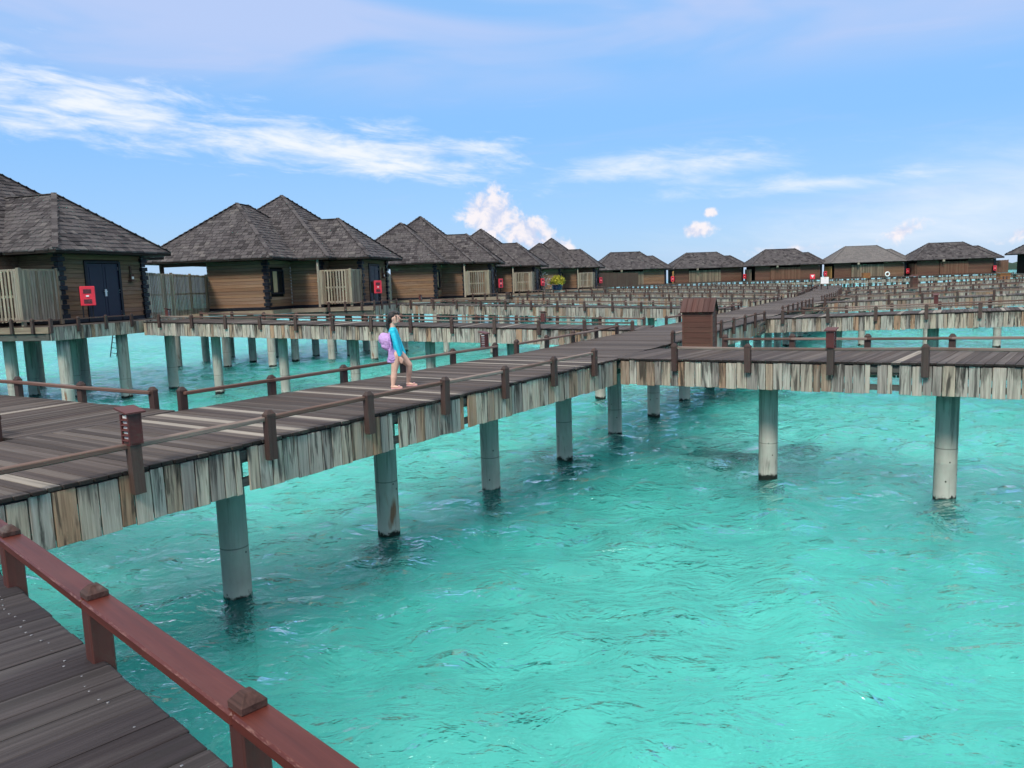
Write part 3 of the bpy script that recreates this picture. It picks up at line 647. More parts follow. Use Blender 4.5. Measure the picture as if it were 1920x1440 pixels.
def villa(label, mw, detail, seed=1, BL=BL):
    """three stepped hip roofs over plank walls; X runs along the jetty side, Y away from the camera"""
    h = thing('villa', label, 'villa', mw, 'villas with stepped shingle roofs on the left')
    rf = link('roof', roof_base(BL).me('roof', M['soffit']), h, mw)
    shs = shingle_list(BL, seed=seed)
    front = [s for s in shs if s[1] in (0, 1)]
    if detail:
        front.sort(key=lambda s: (s[0] != detail_block(detail), s[7])) if detail == 1 else front.sort(key=lambda s: (s[1] != 0, s[0], s[7]))
        ind = front[:300]; ids = set(map(id, ind))
        for s in ind:
            v, f = shingle_geo(s); c_ = sum((Vector(p) for p in v), Vector()) / 8
            link('shingle', mesh('shingle', [tuple(Vector(p) - c_) for p in v], f, M['shingle']), rf, mw @ T(*c_))
    else: ids = set()
    mb = MB()
    for s in shs:
        if id(s) not in ids: mb.add(*shingle_geo(s))
    tag(link('shingles', mb.me('shingles', M['shingle']), rf, mw), kind='stuff')
    mb = MB()
    for s, e in hip_caps(BL): mb.bar(s, e, .19, .03)
    tag(link('hip_caps', mb.me('hip_caps', M['shingle']), rf, mw), kind='stuff')
    # plank walls
    walls = [((-4.0, .8), (-.8, .8), 'wall', .05), ((-.8, .8), (-.8, 3.5), 'wall', .0), ((-.8, 3.5), (.92, 3.5), 'wall', 0), ((.92, 3.5), (.92, 4.57), 'wall', 0), ((.92, 4.57), (2.73, 4.57), 'wall', 0), ((2.73, 4.57), (2.73, 8.48), 'wall', 0), ((2.73, 8.48), (-3.0, 8.48), 'wall', 0), ((-4.0, 9.0), (-4.0, .8), 'wall', 0)]
    for wi, (p, q_, mt, _) in enumerate(walls):
        p, q_ = V2(*p), V2(*q_); dd = (q_ - p); L = dd.length; dd /= L
        holes = []
        if wi == 1: holes = [(.35, 1.75, .75, 2.0)]
        if wi == 5: holes = [(1.05, 2.75, 0, 2.22)]
        rest = MB(); k = 0; z = .12
        while z < EZ + .05:
            hgt = .163
            segs = [(0, L)]
            for (h0, h1, z0, z1) in holes:
                if z + hgt > z0 and z < z1: segs = [(0, h0), (h1, L)]
            for s0, s1 in segs:
                mid = p + dd * (s0 + s1) / 2
                fm = mw @ frame((mid.x, mid.y, z + hgt / 2), dd)
                if detail and wi in (0, 1, 2, 5): link('wall_plank', ME_WP, h, fm @ S(s1 - s0, 1, 1))
                else: rest.box((0, 0, 0), (s1 - s0, .05, hgt - .008), frame((mid.x, mid.y, z + hgt / 2), dd))
            z += hgt + .002
        if rest.v: tag(link('wall_planking', rest.me('wall_planking', M['wall']), h, mw), kind='stuff')
        mb = MB(); mid = (p + q_) / 2; fm = frame((mid.x, mid.y, 0), dd)
        mb.box((0, 0, .06), (L, .09, .12), fm); link('plinth', mb.me('plinth', M['navy']), h, mw)
        nn = V2(-dd.y, dd.x); ins = mid + nn * .05
        mb = MB(); lo = p + nn * .06; hi_ = q_ + nn * .06
        if not holes: mb.box((0, .06, EZ / 2), (L, .02, EZ), fm)
        else:
            h0, h1, z0, z1 = holes[0]
            mb.box(((h0 - L) / 2, .06, EZ / 2), (h0, .02, EZ), fm); mb.box(((L + h1) / 2 - L / 2 + 0, .06, EZ / 2), (L - h1, .02, EZ), fm)
            mb.box(((h0 + h1) / 2 - L / 2, .06, (z1 + EZ) / 2), (h1 - h0, .02, EZ - z1), fm)
            if z0 > 0: mb.box(((h0 + h1) / 2 - L / 2, .06, z0 / 2), (h1 - h0, .02, z0), fm)
        link('wall_lining', mb.me('wall_lining', M['void']), h, mw)
    for (u, v) in ((-.8, .8), (.92, 3.5), (2.73, 4.57), (2.73, 8.48)): link('corner_post', ZIG_ME, h, mw @ T(u, v, 0))
    # window in the recess
    wm = mw @ frame((-.78, .8 + 1.05, 0), (0, 1)); wo = link('window', MB().box((-.66, 0, 1.375), (.09, .1, 1.25)).box((.66, 0, 1.375), (.09, .1, 1.25)).box((0, 0, .79), (1.23, .098, .09)).box((0, 0, 1.96), (1.23, .098, .09)).box((.06, 0, 1.375), (.07, .09, 1.08)).me('window', M['navy']), h, wm)
    link('pane', MB().box((0, .02, 1.375), (1.2, .012, 1.1)).me('pane', M['void']), wo, wm)
    link('curtain', MB().box((-.15, -.005, 1.375), (.5, .012, 1.06)).me('curtain', M['curtain']), wo, wm)
    # double door
    dm = mw @ frame((2.73, 4.57 + 1.9, 0), (0, 1)); do = link('door', MB().box((-.80, 0, 1.11), (.1, .14, 2.22)).box((.80, 0, 1.11), (.1, .14, 2.22)).box((0, 0, 2.19), (1.5, .138, .08)).me('door_frame', M['navy']), h, dm)
    for sx_ in (-1, 1):
        lf = MB().box((sx_ * .374, 0, 1.07), (.735, .05, 2.12))
        for z0, z1 in ((.15, .95), (1.1, 2.0)): lf.box((sx_ * .374, -.03, (z0 + z1) / 2), (.5, .012, z1 - z0))
        link('door_leaf', lf.me('door_leaf', M['door']), do, dm)
    link('handle', MB().box((.04, -.05, 1.05), (.09, .03, .26)).box((.0, -.09, 1.10), (.16, .03, .03)).me('handle', M['steel']), do, dm)
    for z_ in (.3, 1.1, 1.95):
        for sx_ in (-1, 1): link('hinge', MB().box((sx_ * .752, -.033, z_), (.035, .02, .14)).me('hinge', M['steel']), do, dm)
    lm = mw @ frame((2.76, 4.57 + 3.25, 0), (0, 1)); lo = link('wall_lamp', MB().box((0, -.06, 1.62), (.16, .10, .24)).box((0, -.09, 1.48), (.26, .2, .05)).box((0, -.02, 1.9), (.08, .06, .3)).me('wall_lamp', M['hut']), h, lm)
    link('bulb', MB().box((0, -.115, 1.60), (.1, .02, .1)).me('bulb', M['lampin']), lo, lm)
    # slatted screen by the entrance
    ME_SL = sizedbox('slat', (.085, .022, 1.72), M['fence'], 0)
    for (p, q_, gap) in (((1.02, 2.92), (2.78, 2.92), .16), ((2.78, 2.92), (2.78, 4.42), .105)):
        p, q_ = V2(*p), V2(*q_); dd = q_ - p; L = dd.length; dd /= L; rest = MB(); s = .06; rnd = random.Random(seed)
        while s < L:
            c_ = p + dd * s; fm = frame((c_.x, c_.y, 1.0 + rnd.uniform(-.02, .02)), dd)
            if detail: link('slat', ME_SL, h, mw @ fm)
            else: rest.box((0, 0, 0), (.085, .022, 1.72), fm)
            s += gap if .35 < s < L - .35 else .098
        if rest.v: tag(link('slats', rest.me('slats', M['fence']), h, mw), kind='stuff')
        mb = MB(); mid = (p + q_) / 2; fm = frame((mid.x, mid.y, 0), dd)
        for z_ in (.25, 1.0, 1.87): mb.box((0, .035, z_), (L, .04, .09), fm)
        link('screen_rail', mb.me('screen_rail', M['fence']), h, mw)
    for (u, v, hh) in ((1.02, 2.92, 2.5), (2.78, 2.92, 1.95), (2.78, 4.42, 1.95)):
        link('screen_post', MB().box((0, 0, hh / 2), (.11, .11, hh)).me('screen_post', M['fence']), h, mw @ T(u, v, 0))
    # terrace posts
    for (u, v) in ((-6.6, .9), (-6.6, 7.6)): link('terrace_post', MB().box((0, 0, EZ / 2), (.16, .16, EZ)).me('terrace_post', M['hut']), h, mw @ T(u, v, 0))
    link('eave_beam', MB().box((-5.3, .9, EZ - .17), (2.6, .12, .16)).me('eave_beam', M['hut']), h, mw)
    # platform, fascias, beams
    pl = [(-7.0, -.4, .45, 9.2), (-.4, 1.5, 2.45, 9.2), (1.5, 4.0, 2.75, 9.4)]
    for i, (a, b, c, d_) in enumerate(pl):
        link('platform', MB().box(((a + b) / 2, (c + d_) / 2, -.05 - .003 * i), (b - a, d_ - c, .05)).me('platform', M['deck']), h, mw)
        for z_, hh, th, mt in ((-.135, .21, .05, 'fascia'), (-.37, .22, .12, 'beam')):
            mb = MB(); mb.box(((a + b) / 2, c - th / 2 + (.02 if mt == 'fascia' else .15), z_), (b - a, th, hh)); link('fascia' if mt == 'fascia' else 'beam', mb.me(mt, M[mt]), h, mw)
            if i == 2 and mt == 'fascia': continue
            mb = MB(); mb.box((b + th / 2 - (.02 if mt == 'fascia' else .15), (c + d_) / 2, z_ - .002), (th, d_ - c, hh)); link('fascia' if mt == 'fascia' else 'beam', mb.me(mt, M[mt]), h, mw)
    rnd = random.Random(seed + 5); v = 2.78; rest = MB()
    while v < 9.35:
        i = rnd.randrange(5); fm = frame((4.0 + .012, v + SK_W[i] / 2, -.04 - SKIRT_H / 2), (0, 1))
        if detail == 1: link('skirt_board', ME_SK[i], h, mw @ fm)
        else: rest.box((0, 0, 0), (SK_W[i] - .006, .024, SKIRT_H), fm)
        v += SK_W[i]
    if rest.v: tag(link('skirting', rest.me('skirting', M['skirtfar']), h, mw), kind='stuff')
    # porch railing
    for k, v in enumerate((2.8, 3.9, 5.1, 6.3)):
        link('porch_post', ME_POST, h, mw @ frame((4.05, v, -.03), (0, 1)))
    link('porch_rail', MB().bar((3.99, 2.75, .19), (3.99, 6.4, .19), .07, .042).me('porch_rail', M['rail']), h, mw)
    for k, u in enumerate((1.6, 2.5, 3.4)): link('porch_post', ME_POST, h, mw @ frame((u, 2.68, -.03), (1, 0)))
    link('porch_rail', MB().bar((1.4, 2.78, .19), (4.0, 2.78, .19), .07, .042).me('porch_rail', M['rail']), h, mw)
    # supports
    for u in (-6.2, -3.4, -.9, 1.2, 3.6):
        for v in (1.0, 3.6, 6.2, 8.7):
            if (u > -.5 and v < 2) or (u > 1 and v < 3): continue
            o_ = mw @ Vector((u, v, 0)); link('pile', pile_me(.2, BASE - .48), h, T(o_.x, o_.y, 0))
    return h
def detail_block(d_): return 2
ME_WP = sizedbox('wall_plank', (1, .05, .155), M['wall'], .004)
def hmat(x, y, th): return T(x, y, BASE) @ Matrix.Rotation(R(th - 90), 4, 'Z')
HP = [(-19.79, 24.18, 72.6), (-11.44, 38.25, 79.4), (-4.46, 55.0, 85.7), (-1.1, 70.82, 79.2), (6.6, 91.0, 76.0)]
HL = ['leftmost villa, cut by the frame, with navy double door and slatted screen', 'three-peaked villa second from the left with a wide plank wall', 'third villa from the left, its roof below the cumulus cloud', 'fourth villa from the left, behind the third', 'farthest of the stepped-roof villas, right of the yellow shrub']
protos = [villa(HL[0], hmat(*HP[0]), 1, 11, [BL[0], (-7.52, 1.15, 3.0, 11.6), BL[2]]), villa(HL[1], hmat(*HP[1]), 2, 12), villa(HL[2], hmat(*HP[2]), 0, 13)]
for k in (3, 4):
    tag(copy_tree(protos[2], None, hmat(*HP[k])), HL[k])
def fire_box(mw, label):
    o = thing('fire_hose_box', label, 'fire box', mw, 'red fire boxes beside the villa doors')
    link('cabinet', MB().box((0, 0, .31), (.42, .30, .60)).me('cabinet', M['black']), o, mw)
    dr = link('door', sizedbox('door', (.46, .04, .66), M['red'], .02), o, mw @ T(.01, -.17, .31))
    link('window', MB().box((.0, -.195, .47), (.24, .012, .14)).me('window', M['darkred']), dr, mw); link('window', MB().box((.0, -.195, .13), (.24, .012, .14)).me('window', M['darkred']), dr, mw)
    link('latch', MB().box((.0, -.20, .31), (.09, .02, .05)).me('latch', M['white']), dr, mw)
    for sx_ in (-.15, .15): link('leg', MB().box((sx_, 0, -.22), (.04, .04, .46)).me('leg', M['black']), o, mw)
    return o
fl = ['red fire box at the leftmost villa', 'red fire box at the second villa from the left', 'red fire box at the third villa from the left', 'red fire box at the fourth villa from the left', 'red fire box right of the potted yellow shrub']
for k, hp in enumerate(HP):
    fire_box(hmat(*hp) @ frame((3.35, 5.05, .62), (math.sin(R(38)), math.cos(R(38)))) @ S(1.05, 1.1, 1.05), fl[k])

def fence(label, P, Q, z0, h, mt, individual, pitch=.115, group='privacy fences between villas', wd=.1):
    P, Q = V2(*P), V2(*Q); dd = Q - P; L = dd.length; dd /= L; f = thing('fence', label, 'fence', frame((P.x, P.y, z0), dd), group); mw = WM[f]
    me = sizedbox('slat', (wd, .022, h), M[mt], 0); rest = MB(); s = wd / 2; rnd = random.Random(int(P.x * 31)); k = 0
    while s < L:
        j = rnd.uniform(-.02, .02)
        if individual: link('slat', me, f, mw @ T(s, (.014 if k % 2 else -.014), h / 2 + j))
        else: rest.box((s, 0, h / 2 + j), (wd, .022, h))
        s += pitch; k += 1
    if rest.v: tag(link('slats', rest.me('slats', M[mt]), f, mw), kind='stuff')
    for z_ in (.2, h * .52, h - .06): link('fence_rail', MB().box((L / 2, .04, z_), (L, .05, .08)).me('fence_rail', M[mt]), f, mw)
    for s in np.linspace(0, L, max(2, int(L / 2.4) + 1)): link('fence_post', MB().box((s, .07, h / 2 + .03), (.1, .1, h + .06)).me('fence_post', M[mt]), f, mw)
    return f
def hw(k, u, v): p = hmat(*HP[k]) @ Vector((u, v, 0)); return (p.x, p.y)
m0, m1_ = hw(0, 2.8, 8.6), hw(1, -4.05, .85); mid = (m0[0] * .62 + m1_[0] * .38, m0[1] * .62 + m1_[1] * .38)
fence('pale slatted fence section beside the leftmost villa door', m0, mid, BASE - .05, 1.85, 'fence', True, .094)
fence('grey slatted fence section just left of the wide plank wall', mid, m1_, BASE - .05, 1.85, 'fencegrey', True, .094)
for k, lb in ((1, 'narrow slatted fence between second and third villa'), (2, 'narrow slatted fence between third and fourth villa')):
    fence(lb, hw(k, 2.8, 8.6), hw(k + 1, -4.05, .85), BASE - .05, 1.85, 'fence', False)
fence('brown slatted fence behind the yellow shrub', hw(4, 2.8, 8.6), (20.0, 121.0), BASE - .05, 1.9, 'fencebrown', False)

# back row of villas
EB = [(-6.0, 6.0, 0, 7.2), (-3.0, 7.6, 1.6, 7.0)]
FS = .80
def hzb(bk, u, v): a, b, c, d_ = bk; return EZ + FS * min(u - a, b - u, v - c, d_ - v)
_fb = {}
def back_villa(label, x, y, rot, wscale, panels, roofmat='shingle'):
    mw = T(x, y, BASE) @ Matrix.Rotation(R(rot), 4, 'Z') @ S(wscale, 1, 1)
    h = thing('villa', label, 'villa', mw, 'back row of villas')
    if 'r' not in _fb:
        _fb['r'] = roof_base(EB, FS); mb = MB()
        for s in shingle_list(EB, .3, .34, FS, 5, hzb): mb.add(*shingle_geo(s, FS))
        for s, e in hip_caps(EB, FS, hzb): mb.bar(s, e, .2, .05)
        _fb['s'] = mb; _fb['me'] = {}
    if roofmat not in _fb['me']: _fb['me'][roofmat] = _fb['s'].me('shingles', M[roofmat])
    rf = link('roof', _fb['r'].me('roof', M['soffit']), h, mw); tag(link('shingles', _fb['me'][roofmat], rf, mw), kind='stuff')
    link('core', MB().box((.4, 3.9, 1.25), (10.6, 5.0, 2.5)).me('core', M['void']), h, mw)
    x0 = -5.0
    for (wd_, mt, kind_) in panels:
        mb = MB()
        if kind_ == 'v':
            k = int(wd_ / .16)
            for i in range(k): mb.box((x0 + (i + .5) * wd_ / k, .75, 1.10), (wd_ / k - .02, .06, 2.1 + .02 * ((i * 7) % 3)))
        else:
            for i in range(13): mb.box((x0 + wd_ / 2, .95, .12 + i * .185), (wd_, .08, .17))
        link('wall_panel', mb.me('wall_panel', M[mt]), h, mw); x0 += wd_
    link('corner_post', MB().box((x0 + .15, .95, 1.2), (.3, .3, 2.4)).me('corner_post', M['navy']), h, mw)
    link('door', MB().box((x0 + .05 + .3, 3.0, 1.05), (.1, 1.6, 2.1)).me('door', M['door']), h, mw)
    link('platform', MB().box((.8, 3.8, -.1), (14.2, 7.4, .16)).me('platform', M['deck']), h, mw)
    link('gutter_outlet', MB().box((-1.6, -.05, EZ - .2), (.3, .2, .35)).me('gutter_outlet', M['fence']), h, mw)
    for u in (-5, -2.5, 0, 2.5, 5, 7):
        for v in (.8, 3.6, 6.6):
            o_ = mw @ Vector((u, v, 0)); link('pile', pile_me(.2, BASE - .2), h, T(o_.x, o_.y, 0))
    return h
def at(px_, Y):
    """ground position seen at picture column px_ (1920 wide) at distance Y, used once to lay out the back row"""
    return (px_ - 960) / F_PX * Y * 1.0
bw = 'wallbrown'
RowY = [126, 141, 137, 135, 132]
rowx = [1188, 1330, 1478, 1630, 1790]
rowp = [[(2.2, bw, 'h'), (1.5, 'fencegrey', 'v'), (3.6, 'fencegrey', 'v'), (3.6, 'wall', 'h')], [(2.2, bw, 'h'), (5.2, 'fencegrey', 'v'), (3.4, 'wallbrown', 'h')], [(2.5, bw, 'h'), (5.0, 'fencebrown', 'v'), (3.3, bw, 'h')], [(2.6, bw, 'h'), (5.0, 'fencegrey', 'v'), (3.2, 'wall', 'h')], [(3.2, bw, 'h'), (4.0, 'fencebrown', 'v'), (3.6, bw, 'h')]]
rowl = ['first fenced villa of the back row, next to the stepped-roof villas', 'back-row villa directly behind the brown cabinet', 'back-row villa with brown fence, above the red warning sign', 'back-row villa with the pale smooth grey roof', 'back-row villa at the right with all-brown walls']
for k in range(5):
    X = at(rowx[k], RowY[k])
    back_villa(rowl[k], X, RowY[k], (6, 3, 0, -3, -5)[k], (.98, 1.13, 1.06, 1.10, 1.15)[k], rowp[k], 'paleshingle' if k == 3 else 'shingle')
    fb = ['red fire box at the first back-row villa', 'red fire box at the back-row villa behind the cabinet', 'red fire box at the back-row villa left of the golden fence', 'red fire box at the back-row villa with the pale roof', 'red fire box at the right-hand back-row villa']
    fire_box(T(X + 6.6, RowY[k] - .1, BASE + .4) @ S(1.15, 1.15, 1.25), fb[k])
    if k < 4:
        x1 = X + 7.2; x2 = at(rowx[k + 1], RowY[k + 1]) - 6.0
        fence(['orange-brown fence right of the first back-row villa', 'grey-brown fence right of the villa behind the cabinet', 'golden new fence between two back-row villas', 'brown fence right of the pale-roofed villa'][k], (x1, RowY[k] + 1.5), (x2, RowY[k + 1] + 1.2), BASE, 2.0, ['fencegold', 'fencegrey', 'fencegold', 'fencebrown'][k], False, .18, wd=.16)
fence('dark brown fence at the right end of the back row', (at(1842, 134), 134), (at(1893, 134), 134.5), BASE, 2.1, 'fencebrown', False, .18, wd=.16)
back_villa('villa corner cut by the right edge of the picture', at(1932, 101) + 6.6, 99, 4, 1.1, [(11, bw, 'h')])

# ------------------------------------------------------------------ things on the walkways
def hut():
    mw = frame((4.32, 17.72, DECK - .10), (math.cos(R(-25)), math.sin(R(-25)))) @ S(.88, .88, .92)
    o = thing('cabinet', 'brown wooden cabinet with pitched roof beside the main boardwalk', 'cabinet', mw)
    link('base', MB().box((0, 0, -.03), (.86, .62, .05)).box((0, 0, -.12), (.7, .1, .14)).me('base', M['beam']), o, mw)
    for k in range(7):
        link('siding', MB().box((0, -.27, .075 + k * .13), (.70, .024, .124)).me('siding', M['hut']), o, mw)
        link('siding', MB().box((.36, 0, .075 + k * .13), (.024, .52, .124)).me('siding', M['hut']), o, mw)
        link('siding', MB().box((-.36, 0, .075 + k * .13), (.024, .52, .124)).me('siding', M['hut']), o, mw)
    link('frame', MB().box((-.365, -.275, .46), (.045, .045, .92)).box((.365, -.275, .46), (.045, .045, .92)).box((.365, .275, .46), (.045, .045, .92)).box((-.365, .275, .46), (.045, .045, .92)).box((0, .27, .46), (.7, .02, .90)).me('frame', M['hut']), o, mw)
    link('gable', MB().add([(x_, y_, z_) for x_ in (.345, .37) for (y_, z_) in ((-.29, .92), (.29, .92), (0, 1.19))], [(0, 1, 2), (5, 4, 3), (0, 3, 4, 1), (1, 4, 5, 2), (2, 5, 3, 0)]).me('gable', M['hut']), o, mw)
    for sg in (-1, 1):
        for k in range(6):
            a = Vector((-.36 + k * .144, sg * .36, .90)); b_ = Vector((-.36 + k * .144, sg * -.0, 1.225))
            mb = MB(); mb.bar(tuple(a), tuple(b_), .138, .026, (1, 0, 0)); 
            mb = MB(); dvv = (b_ - a); Lr = dvv.length; zx = dvv / Lr; xx = Vector((1, 0, 0)); yy = zx.cross(xx)
            c_ = (a + b_) / 2; mm = Matrix(((xx.x, yy.x, zx.x, c_.x), (xx.y, yy.y, zx.y, c_.y), (xx.z, yy.z, zx.z, c_.z), (0, 0, 0, 1)))
            link('roof_board', MB().box((0, 0, 0), (.136, .024, Lr)).me('roof_board', M['hutroof']), o, mw @ mm)
hut()
def pot():
    x_, y_ = 4.95, 80.3; mw = T(x_, y_, 2.78) @ S(.8, .8, .82); o = thing('potted_plant', 'yellow-green bushy shrub in a dark blue glazed pot', 'potted plant', mw)
    link('pot', MB().lathe([(.35, 0), (.58, .25), (.68, .55), (.62, .78), (.70, .84), (.66, .86), (.55, .80)], 24).me('pot', M['pot'], True), o, mw)
    rnd = random.Random(4); mb = MB()
    for i in range(1500):
        a = rnd.uniform(0, 2 * math.pi); e = rnd.uniform(-.35, 1.5); rr = (1.0 + .22 * math.sin(3 * a + 2 * e)) * rnd.uniform(.55, 1.05)
        c_ = Vector((rr * .95 * math.cos(a) * math.cos(e), rr * .95 * math.sin(a) * math.cos(e), 1.15 + rr * .72 * math.sin(e)))
        q_ = Vector((rnd.gauss(0, 1), rnd.gauss(0, 1), rnd.gauss(0, .6))).normalized() * .13; r_ = Vector((rnd.gauss(0, 1), rnd.gauss(0, 1), rnd.gauss(0, 1))).normalized() * .06
        mb.add([tuple(c_ - q_), tuple(c_ + r_), tuple(c_ + q_), tuple(c_ - r_)], [(0, 1, 2, 3)])
    tag(link('foliage', mb.me('foliage', M['yellowleaf']), o, mw), kind='stuff')
    link('stem', MB().lathe([(.06, .7), (.05, 1.3)], 8).me('stem', M['hut']), o, mw)
    mw = T(3.25, 79.0, 2.80); o = thing('flowering_plant', 'white flowering plant left of the blue pot', 'plant', mw)
    mb = MB(); mg = MB()
    for i in range(700):
        c_ = Vector((rnd.gauss(0, .32), rnd.gauss(0, .3), abs(rnd.gauss(.75, .45)) + .05)); q_ = Vector((rnd.gauss(0, 1), rnd.gauss(0, 1), rnd.gauss(0, 1))).normalized() * .10; r_ = q_.cross(Vector((.3, .5, .8))).normalized() * .06
        (mb if i % 3 else mg).add([tuple(c_ - q_), tuple(c_ + r_), tuple(c_ + q_), tuple(c_ - r_)], [(0, 1, 2, 3)])
    tag(link('flowers', mb.me('flowers', M['petal']), o, mw), kind='stuff'); tag(link('foliage', mg.me('foliage', M['greenleaf']), o, mw), kind='stuff')
pot()
# signs and fittings at the far end of the main walkway
def far_bits():
    Y = 70.0; x_ = at(1525, Y); mw = T(x_, Y, DECK); o = thing('warning_sign', 'small red warning sign with white triangle on a black post', 'sign', mw)
    link('post', MB().box((0, 0, .6), (.07, .07, 1.2)).me('post', M['black']), o, mw); link('panel', MB().box((0, -.05, 1.25), (.44, .03, .42)).me('panel', M['red']), o, mw)
    link('triangle', MB().add([(-.16, -.072, 1.38), (.16, -.072, 1.38), (0, -.072, 1.12), (-.16, -.066, 1.38), (.16, -.066, 1.38), (0, -.066, 1.12)], [(0, 2, 1), (3, 4, 5), (0, 1, 4, 3), (1, 2, 5, 4), (2, 0, 3, 5)]).me('triangle', M['white']), o, mw)
    x_ = at(1548, Y + 3); mw = T(x_, Y + 3, DECK); o = thing('notice_board', 'white square notice board at the end of the main boardwalk', 'sign', mw)
    for s in (-.3, .3): link('leg', MB().box((s, 0, .3), (.05, .05, .6)).me('leg', M['black']), o, mw)
    link('panel', MB().box((0, -.04, .85), (.74, .03, .62)).me('panel', M['white']), o, mw)
    link('mark', MB().box((.02, -.058, 1.06), (.09, .004, .06)).me('mark', M['red']), o, mw)
    Y = 62; x_ = at(1715, Y); mw = T(x_, Y, DECK + .3); o = thing('lamp_pillar', 'tall brown louvred lamp pillar on the far right jetty', 'lamp', mw)
    link('pillar', MB().box((0, 0, .2), (.42, .42, .95)).me('pillar', M['hut']), o, mw); link('roof', MB().box((0, 0, .78), (.6, .6, .14), taper=.5).me('roof', M['hutroof']), o, mw)
    for k in range(5): link('louvre', MB().box((0, -.225, .15 + k * .12), (.34, .03, .03)).me('louvre', M['lamp']), o, mw)
    Y = 104; x_ = at(1665, Y); mw = T(x_, Y, 2.6); o = thing('life_ring', 'white life ring on a post in front of the pale-roofed villa', 'life ring', mw)
    link('post', MB().box((0, .1, .3), (.1, .1, 1.2)).me('post', M['post']), o, mw)
    v = []; f = []; n_, k_ = 20, 8
    for i in range(n_):
        a = 2 * math.pi * i / n_
        for j in range(k_):
            b_ = 2 * math.pi * j / k_; r_ = .27 + .075 * math.cos(b_); v.append((r_ * math.cos(a), .07 * math.sin(b_), .75 + r_ * math.sin(a)))
            f.append((i * k_ + j, ((i + 1) % n_) * k_ + j, ((i + 1) % n_) * k_ + (j + 1) % k_, i * k_ + (j + 1) % k_))
    link('ring', mesh('ring', v, f, M['white'], True), o, mw)
    Y = 100; x_ = at(1881, Y); mw = T(x_, Y, 2.0); o = thing('planter_box', 'orange-brown wooden planter box near the right edge', 'planter', mw)
    link('box', MB().box((0, 0, .45), (1.3, .9, .9)).me('box', M['orangebox']), o, mw); link('rim', MB().box((0, 0, .93), (1.42, 1.02, .08)).me('rim', M['orangebox']), o, mw)
    Y = 103; x_ = at(1625, Y); mw = T(x_, Y, 2.5); o = thing('wooden_box', 'small brown wooden box on legs left of the life ring', 'box', mw)
    link('box', MB().box((0, 0, .75), (.9, .6, .7)).me('box', M['orangebox']), o, mw)
    for s in (-.35, .35): link('leg', MB().box((s, 0, .2), (.08, .08, .5)).me('leg', M['hut']), o, mw)
far_bits()
# ladder under the leftmost villa
mw = T(-25.6, 50.0, 0) @ Matrix.Rotation(R(12), 4, 'Y') @ S(.8, .8, .8); ld = thing('ladder', 'thin dark swim ladder hanging under the leftmost villa', 'ladder', mw)
for s in (-.25, .25): link('stile', MB().box((s, 0, .9), (.06, .06, 2.6)).me('stile', M['black']), ld, mw)
for k in range(5): link('rung', MB().box((0, 0, .2 + k * .42), (.5, .04, .04)).me('rung', M['black']), ld, mw)

# ------------------------------------------------------------------ girl on the boardwalk
def skinmat(name, col, sss=.0, rough=.55, fold=0.0, stretch=(1, 1, 1)):
    m, q, b = mat(name); n = q.noise(objc(q), 14, 3, .5)
    if fold: bump(q, b, q.noise(q.vmath('MULTIPLY', objc(q), stretch), 16, 4, .6, 1.0), 1.0, fold)
    q.put(b.inputs['Base Color'], q.mix(1.0, col, q.ramp(n, [(.3, .9), (.7, 1.08)]), 'MULTIPLY')); b.inputs['Roughness'].default_value = rough
    return m
def fused(name, caps, voxel, material, parent, mw, smooth_it=3):
    bm = bmesh.new()
    for p, r1, q_, r2 in caps:
        t_ = bmesh.new()
        for c_, r_ in ((p, r1), (q_, r2)):
            sc_ = r_ if isinstance(r_, tuple) else (r_,) * 3
            bmesh.ops.create_icosphere(t_, subdivisions=2, radius=1, matrix=T(*c_) @ S(*sc_))
        h = bmesh.ops.convex_hull(t_, input=t_.verts); bmesh.ops.delete(t_, geom=[e for e in h['geom_interior'] if isinstance(e, bmesh.types.BMVert)], context='VERTS')
        tm = bpy.data.meshes.new('tmp'); t_.to_mesh(tm); t_.free(); bm.from_mesh(tm); bpy.data.meshes.remove(tm)
    me = bpy.data.meshes.new(name); bm.to_mesh(me); bm.free()
    o = bpy.data.objects.new('tmp', me); COL.objects.link(o)
    r_ = o.modifiers.new('r', 'REMESH'); r_.mode = 'VOXEL'; r_.voxel_size = voxel; sm_ = o.modifiers.new('s', 'SMOOTH'); sm_.iterations = smooth_it; sm_.factor = .5
    bpy.context.view_layer.update(); dg = bpy.context.evaluated_depsgraph_get(); fin = bpy.data.meshes.new_from_object(o.evaluated_get(dg)); fin.name = name
    bpy.data.objects.remove(o); fin.materials.clear(); fin.materials.append(material); fin.polygons.foreach_set('use_smooth', [True] * len(fin.polygons))
    return link(name, fin, parent, mw)
